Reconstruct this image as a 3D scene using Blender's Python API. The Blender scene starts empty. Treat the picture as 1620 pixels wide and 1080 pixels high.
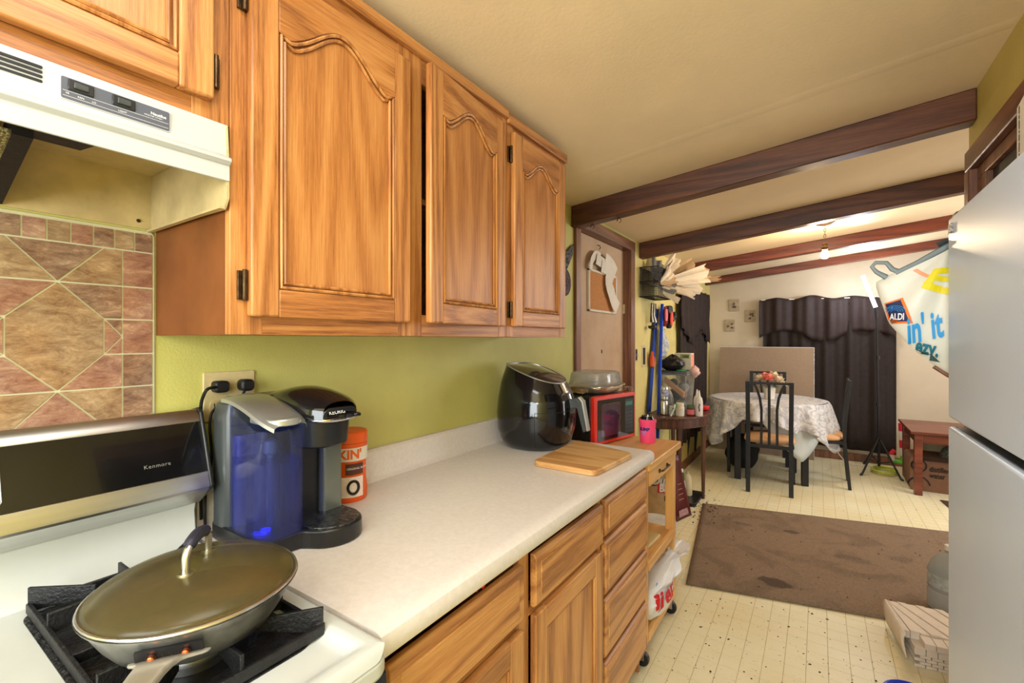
import bpy, bmesh, math, random
from mathutils import Vector, Matrix
from mathutils import noise as mnoise
from mathutils.bvhtree import BVHTree
random.seed(7)
PI = math.pi
C = bpy.context.scene
COL = C.collection
R = random.uniform

# ---------------------------------------------------------------- camera, world, lights, exposure
cd = bpy.data.cameras.new('camera'); cam = bpy.data.objects.new('camera', cd); COL.objects.link(cam)
cam.location = (1.18, 0, 1.356)
cam.rotation_euler = (PI/2, 0, math.atan(485/726))
cd.sensor_width = 36; cd.lens = 36*726/1620; cd.shift_y = -3/1620; cd.clip_start = .02
C.camera = cam
w = bpy.data.worlds.new('world'); C.world = w; w.use_nodes = True
w.node_tree.nodes['Background'].inputs[0].default_value = (.9, .95, 1, 1)
w.node_tree.nodes['Background'].inputs[1].default_value = .25
C.view_settings.view_transform = 'Standard'; C.view_settings.look = 'None'
C.view_settings.gamma = 1; C.view_settings.use_curve_mapping = False
C.view_settings.exposure = 0.0

def area(name, loc, target, size, sy, power, col):
    l = bpy.data.lights.new(name, 'AREA'); l.shape = 'RECTANGLE'; l.size = size; l.size_y = sy
    l.energy = power; l.color = col
    o = bpy.data.objects.new(name, l); COL.objects.link(o); o.location = loc
    o.rotation_euler = (Vector(target)-Vector(loc)).to_track_quat('-Z', 'Y').to_euler()
    return o
def point(name, loc, r, power, col):
    l = bpy.data.lights.new(name, 'POINT'); l.energy = power; l.color = col; l.shadow_soft_size = r
    o = bpy.data.objects.new(name, l); COL.objects.link(o); o.location = loc
    return o
area('back_fill_light', (1.0, -1.5, 1.5), (1.0, 2.0, 1.2), 1.3, 1.1, 60, (.86, .93, 1))  # added fill from behind the camera; the back wall has no window
area('overhead_fill_light', (.95, .15, 2.17), (.95, .35, 0), .6, .6, 9, (.92, .96, 1))  # added soft overhead fill to brighten fridge, stove and cabinets; no fixture there
point('rear_fill_point', (1.25, -.45, 1.70), .16, 18, (.92, .96, 1))  # added point fill behind the camera that lifts the ceiling; no globe exists
area('dining_fill_light', (3.1, 4.6, 1.5), (0, 4.8, 1.0), 1.8, 1.4, 44, (.92, .95, 1))  # side fill added for the dining area; its right wall is windowless
BULB = (1.22, 4.222, 2.03)
point('pendant_bulb_light', BULB, .035, 80, (1, .76, .48))
point('tube_light', (1.60, 5.93, 1.86), .05, 16, (.80, .88, 1))

# ---------------------------------------------------------------- materials
def nt(name):
    m = bpy.data.materials.new(name); m.use_nodes = True
    return m, m.node_tree, m.node_tree.nodes['Principled BSDF']
def N(t, kind, **kw):
    n = t.nodes.new(kind)
    for k, v in kw.items():
        if k.startswith('i_'):
            n.inputs[k[2:].replace('_', ' ')].default_value = v
        else: setattr(n, k, v)
    return n
def sr(c):   # sRGB 0-255 -> linear
    return tuple(((x/255)/12.92 if x/255 <= .04045 else ((x/255+.055)/1.055)**2.4) for x in c)+(1,)
def ramp(t, stops):
    r = t.nodes.new('ShaderNodeValToRGB'); e = r.color_ramp.elements
    e[0].position, e[0].color = stops[0]; e[1].position, e[1].color = stops[-1]
    for p, c in stops[1:-1]:
        x = e.new(p); x.color = c
    return r
def coords(t, scale=(1, 1, 1), rot=(0, 0, 0)):
    tc = N(t, 'ShaderNodeTexCoord'); mp = N(t, 'ShaderNodeMapping')
    mp.inputs['Scale'].default_value = scale; mp.inputs['Rotation'].default_value = rot
    t.links.new(tc.outputs['Object'], mp.inputs[0]); return mp
def plain(name, c, rough=.5, metal=0, var=.12, scale=8, bump=.0, bscale=60, spec=.5, trans=0, alpha=1, emit=0, coat=0, detail=4, stretch=(1,1,1), c2=None, ior=1.45, sss=0):
    m, t, b = nt(name); c = sr(c) if max(c) > 1 else tuple(c)+(1,)
    mp = coords(t, stretch)
    no = N(t, 'ShaderNodeTexNoise', i_Scale=scale, i_Detail=detail, i_Roughness=.6)
    t.links.new(mp.outputs[0], no.inputs['Vector'])
    d = sr(c2) if c2 else tuple(x*(1-var) for x in c[:3])+(1,)
    l = c if c2 else tuple(min(1, x*(1+var)) for x in c[:3])+(1,)
    rp = ramp(t, [(.35, d), (.65, l)])
    t.links.new(no.outputs[0], rp.inputs[0]); t.links.new(rp.outputs[0], b.inputs['Base Color'])
    b.inputs['Roughness'].default_value = rough; b.inputs['Metallic'].default_value = metal
    b.inputs['Specular IOR Level'].default_value = spec; b.inputs['Transmission Weight'].default_value = trans
    b.inputs['Alpha'].default_value = alpha; b.inputs['IOR'].default_value = ior
    b.inputs['Coat Weight'].default_value = coat
    if emit: b.inputs['Emission Color'].default_value = c; b.inputs['Emission Strength'].default_value = emit
    if bump:
        n2 = N(t, 'ShaderNodeTexNoise', i_Scale=bscale, i_Detail=3); t.links.new(mp.outputs[0], n2.inputs['Vector'])
        bp = N(t, 'ShaderNodeBump', i_Strength=bump, i_Distance=.01)
        t.links.new(n2.outputs[0], bp.inputs['Height']); t.links.new(bp.outputs[0], b.inputs['Normal'])
    return m
def wood(name, light, mid, dark, axis='z', rough=.38, bands=16, fine=1.0, coat=.1, across=9, seed=0, stretch=.09, bandw=.30):
    m, t, b = nt(name)
    k = {'x': (stretch, 1, 1), 'y': (1, stretch, 1), 'z': (1, 1, stretch)}[axis]
    tc = N(t, 'ShaderNodeTexCoord'); oi = N(t, 'ShaderNodeObjectInfo')
    ad = N(t, 'ShaderNodeVectorMath', operation='ADD')
    sc = N(t, 'ShaderNodeVectorMath', operation='SCALE'); sc.inputs['Scale'].default_value = 3.0
    cmb = N(t, 'ShaderNodeCombineXYZ')
    for i in range(3): t.links.new(oi.outputs['Random'], cmb.inputs[i])
    t.links.new(cmb.outputs[0], sc.inputs[0])
    t.links.new(tc.outputs['Object'], ad.inputs[0]); t.links.new(sc.outputs[0], ad.inputs[1])
    mp = N(t, 'ShaderNodeMapping'); mp.inputs['Scale'].default_value = k; mp.inputs['Location'].default_value = (seed, seed*2, seed)
    t.links.new(ad.outputs[0], mp.inputs[0])
    n1 = N(t, 'ShaderNodeTexNoise', i_Scale=across, i_Detail=1.5, i_Distortion=.2); t.links.new(mp.outputs[0], n1.inputs['Vector'])
    mu = N(t, 'ShaderNodeMath', operation='MULTIPLY'); mu.inputs[1].default_value = bands*6
    t.links.new(n1.outputs[0], mu.inputs[0])
    sn = N(t, 'ShaderNodeMath', operation='SINE'); t.links.new(mu.outputs[0], sn.inputs[0])
    mr = N(t, 'ShaderNodeMapRange'); mr.inputs['From Min'].default_value = -1; t.links.new(sn.outputs[0], mr.inputs[0])
    mp2 = N(t, 'ShaderNodeMapping'); mp2.inputs['Scale'].default_value = tuple(1 if x == 1 else .035 for x in k)
    t.links.new(ad.outputs[0], mp2.inputs[0])
    n2 = N(t, 'ShaderNodeTexNoise', i_Scale=230, i_Detail=4, i_Roughness=.75); t.links.new(mp2.outputs[0], n2.inputs['Vector'])
    n3 = N(t, 'ShaderNodeTexNoise', i_Scale=2.2, i_Detail=2); t.links.new(tc.outputs['Object'], n3.inputs['Vector'])
    mx = N(t, 'ShaderNodeMath', operation='MULTIPLY_ADD'); mx.inputs[1].default_value = bandw
    t.links.new(mr.outputs[0], mx.inputs[0])
    m4 = N(t, 'ShaderNodeMath', operation='MULTIPLY'); m4.inputs[1].default_value = .95*fine
    t.links.new(n2.outputs[0], m4.inputs[0]); t.links.new(m4.outputs[0], mx.inputs[2])
    rp = ramp(t, [(.36, sr(light)), (.64, sr(mid)), (.92, sr(dark))])
    t.links.new(mx.outputs[0], rp.inputs[0])
    hv = N(t, 'ShaderNodeHueSaturation'); mr3 = N(t, 'ShaderNodeMapRange'); mr3.inputs['To Min'].default_value = .78; mr3.inputs['To Max'].default_value = 1.2
    t.links.new(n3.outputs[0], mr3.inputs[0]); t.links.new(mr3.outputs[0], hv.inputs['Value'])
    t.links.new(rp.outputs[0], hv.inputs['Color']); t.links.new(hv.outputs[0], b.inputs['Base Color'])
    bp = N(t, 'ShaderNodeBump', i_Strength=.12, i_Distance=.002); t.links.new(n2.outputs[0], bp.inputs['Height']); t.links.new(bp.outputs[0], b.inputs['Normal'])
    b.inputs['Roughness'].default_value = rough; b.inputs['Coat Weight'].default_value = coat; b.inputs['Coat Roughness'].default_value = .3
    return m
OAKV = wood('oak_vertical', (206, 148, 86), (184, 120, 62), (124, 72, 32), 'z', stretch=.05, bands=9)
OAKP = wood('oak_panel', (202, 142, 80), (182, 118, 60), (142, 86, 42), 'z', bands=7, across=6, stretch=.15, bandw=.25, fine=1.0)
OAKH = wood('oak_horizontal', (204, 146, 84), (182, 118, 60), (122, 70, 30), 'y', stretch=.05, bands=9)
OAKX = wood('oak_cross', (190, 130, 76), (170, 108, 58), (130, 80, 42), 'x')
OAKB = wood('base_oak_horizontal', (218, 162, 98), (196, 134, 74), (144, 92, 48), 'y', bands=6, stretch=.07, bandw=.34)
OAKBV = wood('base_oak_vertical', (216, 160, 96), (194, 132, 72), (142, 90, 46), 'z', bands=6, stretch=.07, bandw=.34)
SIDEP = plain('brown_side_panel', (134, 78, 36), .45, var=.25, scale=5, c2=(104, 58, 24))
PINE = wood('cart_pine', (232, 178, 104), (216, 156, 82), (186, 122, 56), 'y', bands=6, fine=.5)
PINEV = wood('cart_pine_upright', (232, 178, 104), (216, 156, 82), (186, 122, 56), 'z', bands=6, fine=.5)
BOARD = wood('cutting_board_wood', (218, 174, 114), (188, 134, 76), (136, 88, 46), 'x', bands=5, fine=.8, rough=.55, coat=0)
BEAM = wood('beam_stain', (108, 64, 38), (84, 44, 24), (44, 22, 12), 'x', rough=.42, bands=5, coat=.1)
BEAMR = wood('beam_red_stain', (128, 62, 34), (104, 44, 26), (60, 24, 14), 'x', rough=.4, bands=5)
TRIM = wood('brown_trim', (146, 98, 68), (122, 76, 50), (80, 48, 30), 'z', rough=.45, bands=5)
TRIMY = wood('brown_trim_level', (142, 96, 66), (118, 74, 48), (76, 46, 30), 'y', rough=.45, bands=5)
CHERRY = wood('cherry_table', (140, 74, 52), (118, 56, 38), (80, 34, 22), 'x', rough=.35, bands=5)
WALNUT = wood('console_walnut', (108, 66, 46), (84, 46, 32), (48, 24, 16), 'z', rough=.4, bands=8)
WALLG = plain('green_yellow_paint', (200, 196, 112), .5, var=.06, scale=3, bump=.12, bscale=180)
WALLY = plain('pale_yellow_paint', (214, 200, 128), .6, var=.07, scale=3, bump=.1, bscale=120)
WALLF = plain('cream_paint', (206, 190, 164), .6, var=.05, scale=2, bump=.1, bscale=120)
CEIL = plain('ceiling_paint', (240, 217, 178), .5, var=.04, scale=2.5, bump=.05, bscale=90)
DOORM = plain('beige_door_board', (196, 168, 138), .6, var=.06, scale=5, c2=(184, 152, 120), bump=.05)
WHITE = plain('white_enamel', (200, 204, 200), .28, var=.03, scale=5)
HOODW = plain('hood_white', (190, 192, 190), .35, var=.02, scale=5)
HOODIN = plain('greasy_beige_enamel', (196, 176, 128), .4, var=.14, scale=14)
BLACKG = plain('black_gloss', (16, 17, 20), .12, var=.3, coat=.4)
BLACKM = plain('black_matte', (22, 22, 24), .5, var=.25, scale=20, bump=.1)
BLACKP = plain('black_plastic', (30, 31, 34), .3, var=.2, scale=20)
CASTI = plain('cast_iron', (26, 26, 28), .45, var=.4, scale=40, bump=.25, bscale=200)
GREYD = plain('dark_grey_plastic', (62, 66, 66), .3, var=.1)
STEEL = plain('brushed_steel', (206, 206, 202), .3, 1, var=.1, scale=30, stretch=(1, .05, 1))
CHROME = plain('chrome', (200, 200, 200), .14, 1, var=.05)
BRONZE = plain('dark_bronze', (84, 66, 46), .35, .9, var=.3, scale=80)
COUNTER = plain('laminate', (230, 223, 218), .42, var=.05, scale=90, c2=(222, 214, 208), detail=8)
GROUT = plain('cream_grout', (206, 204, 168), .6, var=.05)
CREAMP = plain('ivory_plastic', (206, 188, 140), .45, var=.08, scale=30)
LINENB = plain('brown_curtain', (46, 33, 29), .85, var=.25, scale=20, bump=.2, bscale=300)
FRIDGEM = plain('fridge_white', (212, 228, 255), .34, spec=.35, var=.02, scale=3, bump=.05, bscale=400)
SILVERP = plain('silver_plastic', (180, 184, 180), .3, .7, var=.06)
ORANGE = plain('orange_plastic', (236, 96, 22), .4, var=.04)
REDM = plain('red_plastic', (226, 46, 30), .35, var=.05)
PINKM = plain('pink_foam', (250, 78, 124), .7, var=.05, bump=.1, bscale=200)
PAPER = plain('paper_white', (226, 220, 208), .8, var=.05)
KRAFT = plain('kraft_paper', (190, 158, 118), .85, var=.1)
CARD = plain('cardboard', (150, 108, 76), .85, var=.1, scale=12)
CORK = plain('cork', (192, 134, 82), .9, var=.2, scale=150)
RUGM = None
WHITET = plain('white_lettering', (240, 240, 240), .5, var=0)
INK = plain('black_ink', (22, 20, 20), .6, var=0)
REDI = plain('red_ink', (206, 30, 36), .6, var=0)
BLUEI = plain('blue_ink', (32, 140, 220), .6, var=0)
NAVY = plain('navy_ink', (26, 30, 110), .5, var=0)
def glass(name, c, rough=.05, alpha=.3, trans=1.0, tint=None):
    m, t, b = nt(name); b.inputs['Base Color'].default_value = sr(c); b.inputs['Roughness'].default_value = rough
    b.inputs['Transmission Weight'].default_value = trans; b.inputs['IOR'].default_value = 1.45
    mix = N(t, 'ShaderNodeMixShader'); tr = N(t, 'ShaderNodeBsdfTransparent'); tr.inputs[0].default_value = sr(tint or c)
    mix.inputs[0].default_value = 1-alpha
    out = t.nodes['Material Output']
    t.links.new(b.outputs[0], mix.inputs[1]); t.links.new(tr.outputs[0], mix.inputs[2]); t.links.new(mix.outputs[0], out.inputs[0])
    return m
CLEAR = glass('clear_plastic', (236, 238, 236), .12, .42, .75, (240, 242, 240))
BLUEG = glass('blue_reservoir', (200, 205, 235), .06, .22, .85, (205, 212, 250))
WATERB = glass('blue_lit_water', (140, 156, 230), .05, .35, .85, (176, 188, 240))
LIDG = glass('lid_glass', (190, 182, 140), .22, .48, .86, (210, 204, 170))

# ---------------------------------------------------------------- mesh helpers
class MB:
    def __init__(s): s.v = []; s.f = []
    def add(s, v, f, M=None):
        n = len(s.v)
        s.v += [tuple(M @ Vector(p)) for p in v] if M else [tuple(p) for p in v]
        s.f += [tuple(i+n for i in q) for q in f]; return s
    def bx(s, x0, x1, y0, y1, z0, z1, M=None):
        return s.add([(x0,y0,z0),(x1,y0,z0),(x1,y1,z0),(x0,y1,z0),(x0,y0,z1),(x1,y0,z1),(x1,y1,z1),(x0,y1,z1)],
                     [(3,2,1,0),(4,5,6,7),(0,1,5,4),(1,2,6,5),(2,3,7,6),(3,0,4,7)], M)
    def hexa(s, p): return s.add(p, [(3,2,1,0),(4,5,6,7),(0,1,5,4),(1,2,6,5),(2,3,7,6),(3,0,4,7)])
    def prism(s, pts, ax, a, b, M=None):   # polygon in the plane across axis ax
        def q(p, h): return {'x': (h, p[0], p[1]), 'y': (p[0], h, p[1]), 'z': (p[0], p[1], h)}[ax]
        n = len(pts)
        return s.add([q(p, a) for p in pts]+[q(p, b) for p in pts],
                     [tuple(range(n))[::-1], tuple(range(n, 2*n))]+[(i, (i+1) % n, n+(i+1) % n, n+i) for i in range(n)], M)
    def tube(s, pts, r, n=8, closed=False, cap=True, flat=1.0):
        P = [Vector(p) for p in pts]; L = len(P); rr = r if isinstance(r, (list, tuple)) else [r]*L
        up = None; rings = []
        for i, p in enumerate(P):
            a = P[(i-1) % L] if (closed or i > 0) else p; b = P[(i+1) % L] if (closed or i < L-1) else p
            t = (b-a).normalized() if (b-a).length > 1e-9 else Vector((0, 0, 1))
            if up is None: up = Vector((0, 0, 1)) if abs(t.z) < .9 else Vector((1, 0, 0))
            u = (up-t*up.dot(t)); u = u.normalized() if u.length > 1e-6 else Vector((1, 0, 0)); up = u; v = t.cross(u)
            rings.append([p+u*(math.cos(2*PI*k/n)*rr[i])+v*(math.sin(2*PI*k/n)*rr[i]*flat) for k in range(n)])
        V = [q for g in rings for q in g]; F = []
        for i in range(L if closed else L-1):
            j = (i+1) % L
            for k in range(n): F.append((i*n+k, i*n+(k+1) % n, j*n+(k+1) % n, j*n+k))
        if cap and not closed: F += [tuple(range(n))[::-1], tuple(range((L-1)*n, L*n))]
        return s.add(V, F)
    def lathe(s, prof, c=(0, 0, 0), n=32, sx=1, sy=1, e=1, cap=(True, True), M=None):   # e<1: rounded-square section
        V = []; F = []; m = len(prof)
        for r, z in prof:
            for k in range(n):
                a = 2*PI*k/n; ca, sa = math.cos(a), math.sin(a)
                if e != 1: ca = math.copysign(abs(ca)**e, ca); sa = math.copysign(abs(sa)**e, sa)
                V.append((c[0]+r*sx*ca, c[1]+r*sy*sa, c[2]+z))
        for i in range(m-1):
            for k in range(n): F.append((i*n+k, i*n+(k+1) % n, (i+1)*n+(k+1) % n, (i+1)*n+k))
        if cap[0]: F.append(tuple(range(n))[::-1])
        if cap[1]: F.append(tuple(range((m-1)*n, m*n)))
        return s.add(V, F, M)
    def grid(s, fn, nu, nv, closed_u=False):
        V = [fn(i/nu, j/nv) for j in range(nv+1) for i in range(nu+(0 if closed_u else 1))]
        W = nu if closed_u else nu+1
        F = [(j*W+i, j*W+(i+1) % W, (j+1)*W+(i+1) % W, (j+1)*W+i) for j in range(nv) for i in range(nu)]
        return s.add(V, F)

ROOTM = {}
def obj(name, mb, mat, parent=None, bevel=0, smooth=35, solid=0, world=True, sub=0, seg=2):
    me = bpy.data.meshes.new(name)
    V = mb.v
    root = parent
    while root is not None and root.parent is not None: root = root.parent
    if root is not None and world and root in ROOTM:
        inv = ROOTM[root].inverted(); V = [tuple(inv @ Vector(p)) for p in V]
    me.from_pydata(V, [], mb.f)
    bm = bmesh.new(); bm.from_mesh(me); bmesh.ops.recalc_face_normals(bm, faces=bm.faces); bm.to_mesh(me); bm.free()
    if smooth:
        me.shade_smooth(); me.set_sharp_from_angle(angle=math.radians(smooth))
    me.materials.append(mat)
    o = bpy.data.objects.new(name, me); COL.objects.link(o); o.parent = parent
    if solid: md = o.modifiers.new('s', 'SOLIDIFY'); md.thickness = solid; md.offset = 0
    if bevel: md = o.modifiers.new('b', 'BEVEL'); md.width = bevel; md.segments = seg; md.limit_method = 'ANGLE'; md.angle_limit = math.radians(40); md.harden_normals = False
    if sub: md = o.modifiers.new('u', 'SUBSURF'); md.levels = sub; md.render_levels = sub
    return o
def tag(o, label=None, cat=None, group=None, kind=None):
    if label: o['label'] = label
    if cat: o['category'] = cat
    if group: o['group'] = group
    if kind: o['kind'] = kind
    return o
def thing(name, label, cat, loc=(0, 0, 0), rz=0, group=None):
    o = bpy.data.objects.new(name, None); COL.objects.link(o); o.location = loc; o.rotation_euler = (0, 0, rz)
    o.empty_display_size = .05
    ROOTM[o] = Matrix.Translation(loc) @ Matrix.Rotation(rz, 4, 'Z')
    return tag(o, label, cat, group)
def struct(name, mb, mat, bevel=0, parent=None):
    o = obj(name, mb, mat, parent, bevel)
    if parent is None: o['kind'] = 'structure'
    return o
def text_mb(s, size, fn, shear=0, bold=0.0, align='LEFT', space=1.0):
    cu = bpy.data.curves.new('t', 'FONT'); cu.body = s; cu.size = size; cu.shear = shear; cu.offset = bold
    cu.align_x = align; cu.resolution_u = 3; cu.space_character = space
    o = bpy.data.objects.new('t', cu); COL.objects.link(o)
    me = o.to_mesh(); mb = MB()
    mb.v = [tuple(fn(v.co.x, v.co.y)) for v in me.vertices]; mb.f = [tuple(p.vertices) for p in me.polygons]
    o.to_mesh_clear(); bpy.data.objects.remove(o); bpy.data.curves.remove(cu)
    return mb
def plane_fn(o, r, u):
    o, r, u = Vector(o), Vector(r).normalized(), Vector(u).normalized()
    return lambda a, b: o+r*a+u*b
def lettering(s, size, fn, mat, parent, name='lettering', **k):
    return obj(name, text_mb(s, size, fn, **k), mat, parent, smooth=0)
def rrect(x0, x1, y0, y1, r, n=5):
    P = []
    for cx, cy, a in ((x1-r, y1-r, 0), (x0+r, y1-r, PI/2), (x0+r, y0+r, PI), (x1-r, y0+r, 1.5*PI)):
        P += [(cx+r*math.cos(a+PI/2*k/n), cy+r*math.sin(a+PI/2*k/n)) for k in range(n+1)]
    return P
def bez(a, b, c, d, n=12):
    a, b, c, d = map(Vector, (a, b, c, d))
    return [tuple(a*(1-t)**3+b*3*t*(1-t)**2+c*3*t*t*(1-t)+d*t**3) for t in [i/n for i in range(n+1)]]
def spline(pts, n=6):
    P = [Vector(p) for p in pts]; out = []
    for i in range(len(P)-1):
        a, b, c, d = P[max(i-1, 0)], P[i], P[i+1], P[min(i+2, len(P)-1)]
        for k in range(n):
            t = k/n
            out.append(tuple(.5*((2*b)+(c-a)*t+(2*a-5*b+4*c-d)*t*t+(3*b-a-3*c+d)*t**3)))
    out.append(tuple(P[-1])); return out

# ================================================================ THE ROOM
CZ = lambda x: 2.12+.104*x
XR, YF, XD = 1.67, 6.4, 3.3
# floor: sheet with a grid of small cream squares
T = .0767
FLOORJ = plain('floor_joint', (190, 174, 128), .6, var=.1)
def floormat():
    m, t, b = nt('cream_floor_square')
    oi = N(t, 'ShaderNodeObjectInfo'); tc = N(t, 'ShaderNodeNewGeometry')
    n1 = N(t, 'ShaderNodeTexNoise', i_Scale=2.0, i_Detail=4); n2 = N(t, 'ShaderNodeTexNoise', i_Scale=55.0, i_Detail=5)
    t.links.new(tc.outputs['Position'], n1.inputs['Vector']); t.links.new(tc.outputs['Position'], n2.inputs['Vector'])
    r1 = ramp(t, [(.3, sr((230, 216, 168))), (.7, sr((242, 236, 204)))])
    t.links.new(n1.outputs[0], r1.inputs[0])
    r2 = ramp(t, [(.22, (.66, .58, .46, 1)), (.38, (1, 1, 1, 1))]); t.links.new(n2.outputs[0], r2.inputs[0])
    mx = N(t, 'ShaderNodeMix', data_type='RGBA', blend_type='MULTIPLY'); mx.inputs[0].default_value = .8
    t.links.new(r1.outputs[0], mx.inputs[6]); t.links.new(r2.outputs[0], mx.inputs[7])
    t.links.new(mx.outputs[2], b.inputs['Base Color']); b.inputs['Roughness'].default_value = .38
    return m
FLOORT = floormat()
fl = struct('floor', MB().bx(-.1, XD+.1, -1.7, YF+.1, -.1, -.0015), FLOORJ)
g = .0024
x0g, y0g = .830-11*T, 2.0
tm = bpy.data.meshes.new('floor_square'); q = MB().bx(g/2, T-g/2, g/2, T-g/2, -.0016, 0)
tm.from_pydata(q.v, [], q.f); tm.materials.append(FLOORT)
cells = []
for i in range(-1, 44):
    for j in range(-48, 58):
        x, y = x0g+i*T, y0g+j*T
        if x < -.02 or x > XD-.02 or y < -1.6 or y > YF-.04: continue
        cells.append((x, y))
vis = sorted([c for c in cells if .62 < c[0] < 1.6 and 1.72 < c[1] < 3.0 and not (c[1] > 2.64+.24*(c[0]-.57))], key=lambda c: c[1])
more = sorted([c for c in cells if c not in vis and c[0] > .4 and c[0] < 2.1 and c[1] > 4.02+.22*(c[0]-.4)], key=lambda c: c[1])
pick = (vis+more)[:300]; ps = set(pick)
for x, y in pick:
    o = bpy.data.objects.new('floor_square', tm); COL.objects.link(o); o.parent = fl; o.location = (x, y, 0)
q = MB()
for x, y in cells:
    if (x, y) not in ps: q.bx(x+g/2, x+T-g/2, y+g/2, y+T-g/2, -.0016, 0)
o = obj('floor_square_field', q, FLOORT, fl, smooth=0); o['kind'] = 'stuff'

# ceiling following the roof slope
cm = MB().prism([(-.1, CZ(-.1)), (XD+.1, CZ(XD+.1)), (XD+.1, CZ(XD)+.1), (-.1, CZ(0)+.1)], 'y', -1.7, YF+.1)
ce = struct('ceiling', cm, CEIL)
# taped ceiling seam
q = MB().hexa([(0, 1.99, CZ(0)-.0007), (XR, 1.93, CZ(XR)-.0007), (XR, 1.97, CZ(XR)-.0007), (0, 2.03, CZ(0)-.0007), (0, 1.98, CZ(0)), (XR, 1.92, CZ(XR)), (XR, 1.98, CZ(XR)), (0, 2.04, CZ(0))])
obj('ceiling_seam', q, CEIL, ce)
# left wall with the door opening y 2.47..3.33
def wallbox(name, x0, x1, y0, y1, z0, z1, m): return struct(name, MB().bx(x0, x1, y0, y1, z0, z1), m)
q = MB().bx(-.12, 0, -1.7, 2.47, 0, CZ(0)).bx(-.12, 0, 2.47, 3.36, 2.03, CZ(0))
wl = struct('wall_left', q, WALLG)
struct('wall_left_dining', MB().bx(-.12, 0, 3.36, YF+.1, 0, CZ(0)), WALLY)
struct('wall_far', MB().prism([(-.12, 0), (XD+.1, 0), (XD+.1, CZ(XD)+.02), (-.12, CZ(0)+.0)], 'y', YF, YF+.12), WALLF)
WALLR = plain('mustard_paint', (200, 182, 98), .5, var=.05, scale=3, bump=.1, bscale=160)
q = MB().bx(XR, XR+.1, -1.7, .72, 0, CZ(XR)).bx(XR, XR+.1, .72, 2.38, 2.07, CZ(XR)).bx(XR, XR+.1, 2.44, 2.49, 0, CZ(XR)).bx(XR, XR+.1, 2.38, 2.44, 2.07, CZ(XR))
struct('wall_right', q, WALLR)
struct('wall_alcove', MB().bx(2.42, 2.5, .6, 2.49, 0, CZ(2.4)).bx(XR+.1, 2.5, .6, .7, 0, CZ(2.4)), WALLR)
struct('wall_dining_front', MB().bx(XR+.1, XD+.1, 2.44, 2.54, 0, CZ(XD)), WALLF)
struct('wall_dining_right', MB().bx(XD, XD+.1, 2.5, YF+.1, 0, CZ(XD)), WALLF)
struct('wall_back', MB().bx(-.1, 2.5, -1.7, -1.6, 0, CZ(2.4)), WALLG)
struct('baseboard_far', MB().bx(0.0, XD, YF-.018, YF, 0, .085), TRIM, .003)
struct('baseboard_left', MB().bx(0, .015, 3.44, YF, 0, .085), TRIMY, .003)

# beams
for i, (yb, hh, x1, m, lab) in enumerate((
        (2.373, .12, XR, BEAM, 'nearest ceiling beam, dark brown, above the end of the cabinets and the beige door'),
        (3.576, .122, XD, BEAM, 'darkest ceiling beam, second from the kitchen, in front of the light fixture'),
        (4.90, .10, XD, BEAMR, 'reddish ceiling beam just behind the hanging bare bulb'),
        (6.10, .085, XD, BEAMR, 'ceiling beam closest to the far cream wall above the dark curtain'))):
    t_ = thing('ceiling_beam', lab, 'beam', (0, yb, CZ(0)))
    q = MB().prism([(0.0, CZ(0)-hh), (x1, CZ(x1)-hh), (x1, CZ(x1)), (0.0, CZ(0))], 'y', yb, yb+.085)
    obj('timber', q, m, t_, .006)
    if i == 0:
        for hy, hx in ((yb+.03, .12), (yb+.045, .27)):
            h = [(hx+.012*math.sin(a), hy, CZ(hx)-hh-.02-.012*math.cos(a)) for a in [k*PI*1.6/8 for k in range(9)]]
            obj('cup_hook', MB().tube([(hx, hy, CZ(hx)-hh+.001)]+h[::-1], .0016, 6), BRONZE, t_)

# door_1 in the left wall: flat beige board door with brown casing
d1 = struct('door_1', MB().bx(-.075, -.045, 2.475, 3.345, .008, 2.02), DOORM)
obj('latch_hole', MB().lathe([(.014, 0), (.014, .002)], (0, 0, 0), 16, M=Matrix.Translation((-.045, 2.93, 1.275)) @ Matrix.Rotation(PI/2, 4, 'Y') @ Matrix.Diagonal((1, .6, 1, 1))), BRONZE, d1)
obj('hinge', MB().bx(-.046, -.04, 2.478, 2.49, 1.66, 1.75), BRONZE, d1)
obj('strike_plate', MB().bx(-.046, -.03, 3.33, 3.344, 1.55, 1.62), CREAMP, d1)
obj('ceiling_hook', MB().tube([(-.046, 2.86, 1.985), (-.03, 2.86, 1.98), (-.025, 2.86, 1.965), (-.035, 2.86, 1.955)], .003, 6), BRONZE, d1)
tr = struct('trim_1', MB().bx(-.12, .018, 2.41, 2.475, 0, 2.03).bx(-.12, .018, 3.345, 3.43, 0, 2.03), TRIM, .004)
struct('trim_2', MB().bx(-.12, .02, 2.41, 3.43, 2.022, 2.095), TRIMY, .004)
# opening in the right wall (behind the fridge): brown casing and a brown leaf folded back
struct('trim_3', MB().bx(XR-.02, XR+.12, .72, 2.455, 2.0, 2.075), TRIMY, .004)
struct('trim_4', MB().bx(XR-.02, XR+.12, 2.40, 2.46, 0, 2.0), TRIM, .004)
d2 = struct('door_2', MB().bx(XR+.004, XR+.036, 1.93, 2.395, 0.01, 1.90).bx(XR+.004, XR+.036, 1.93, 2.395, 1.955, 1.998).bx(XR+.004, XR+.036, 1.93, 1.99, 1.90, 1.955).bx(XR+.004, XR+.036, 2.28, 2.395, 1.90, 1.955), TRIM, .003)
obj('dark_slot', MB().bx(XR+.02, XR+.03, 1.99, 2.28, 1.90, 1.955), BLACKM, d2)
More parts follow.
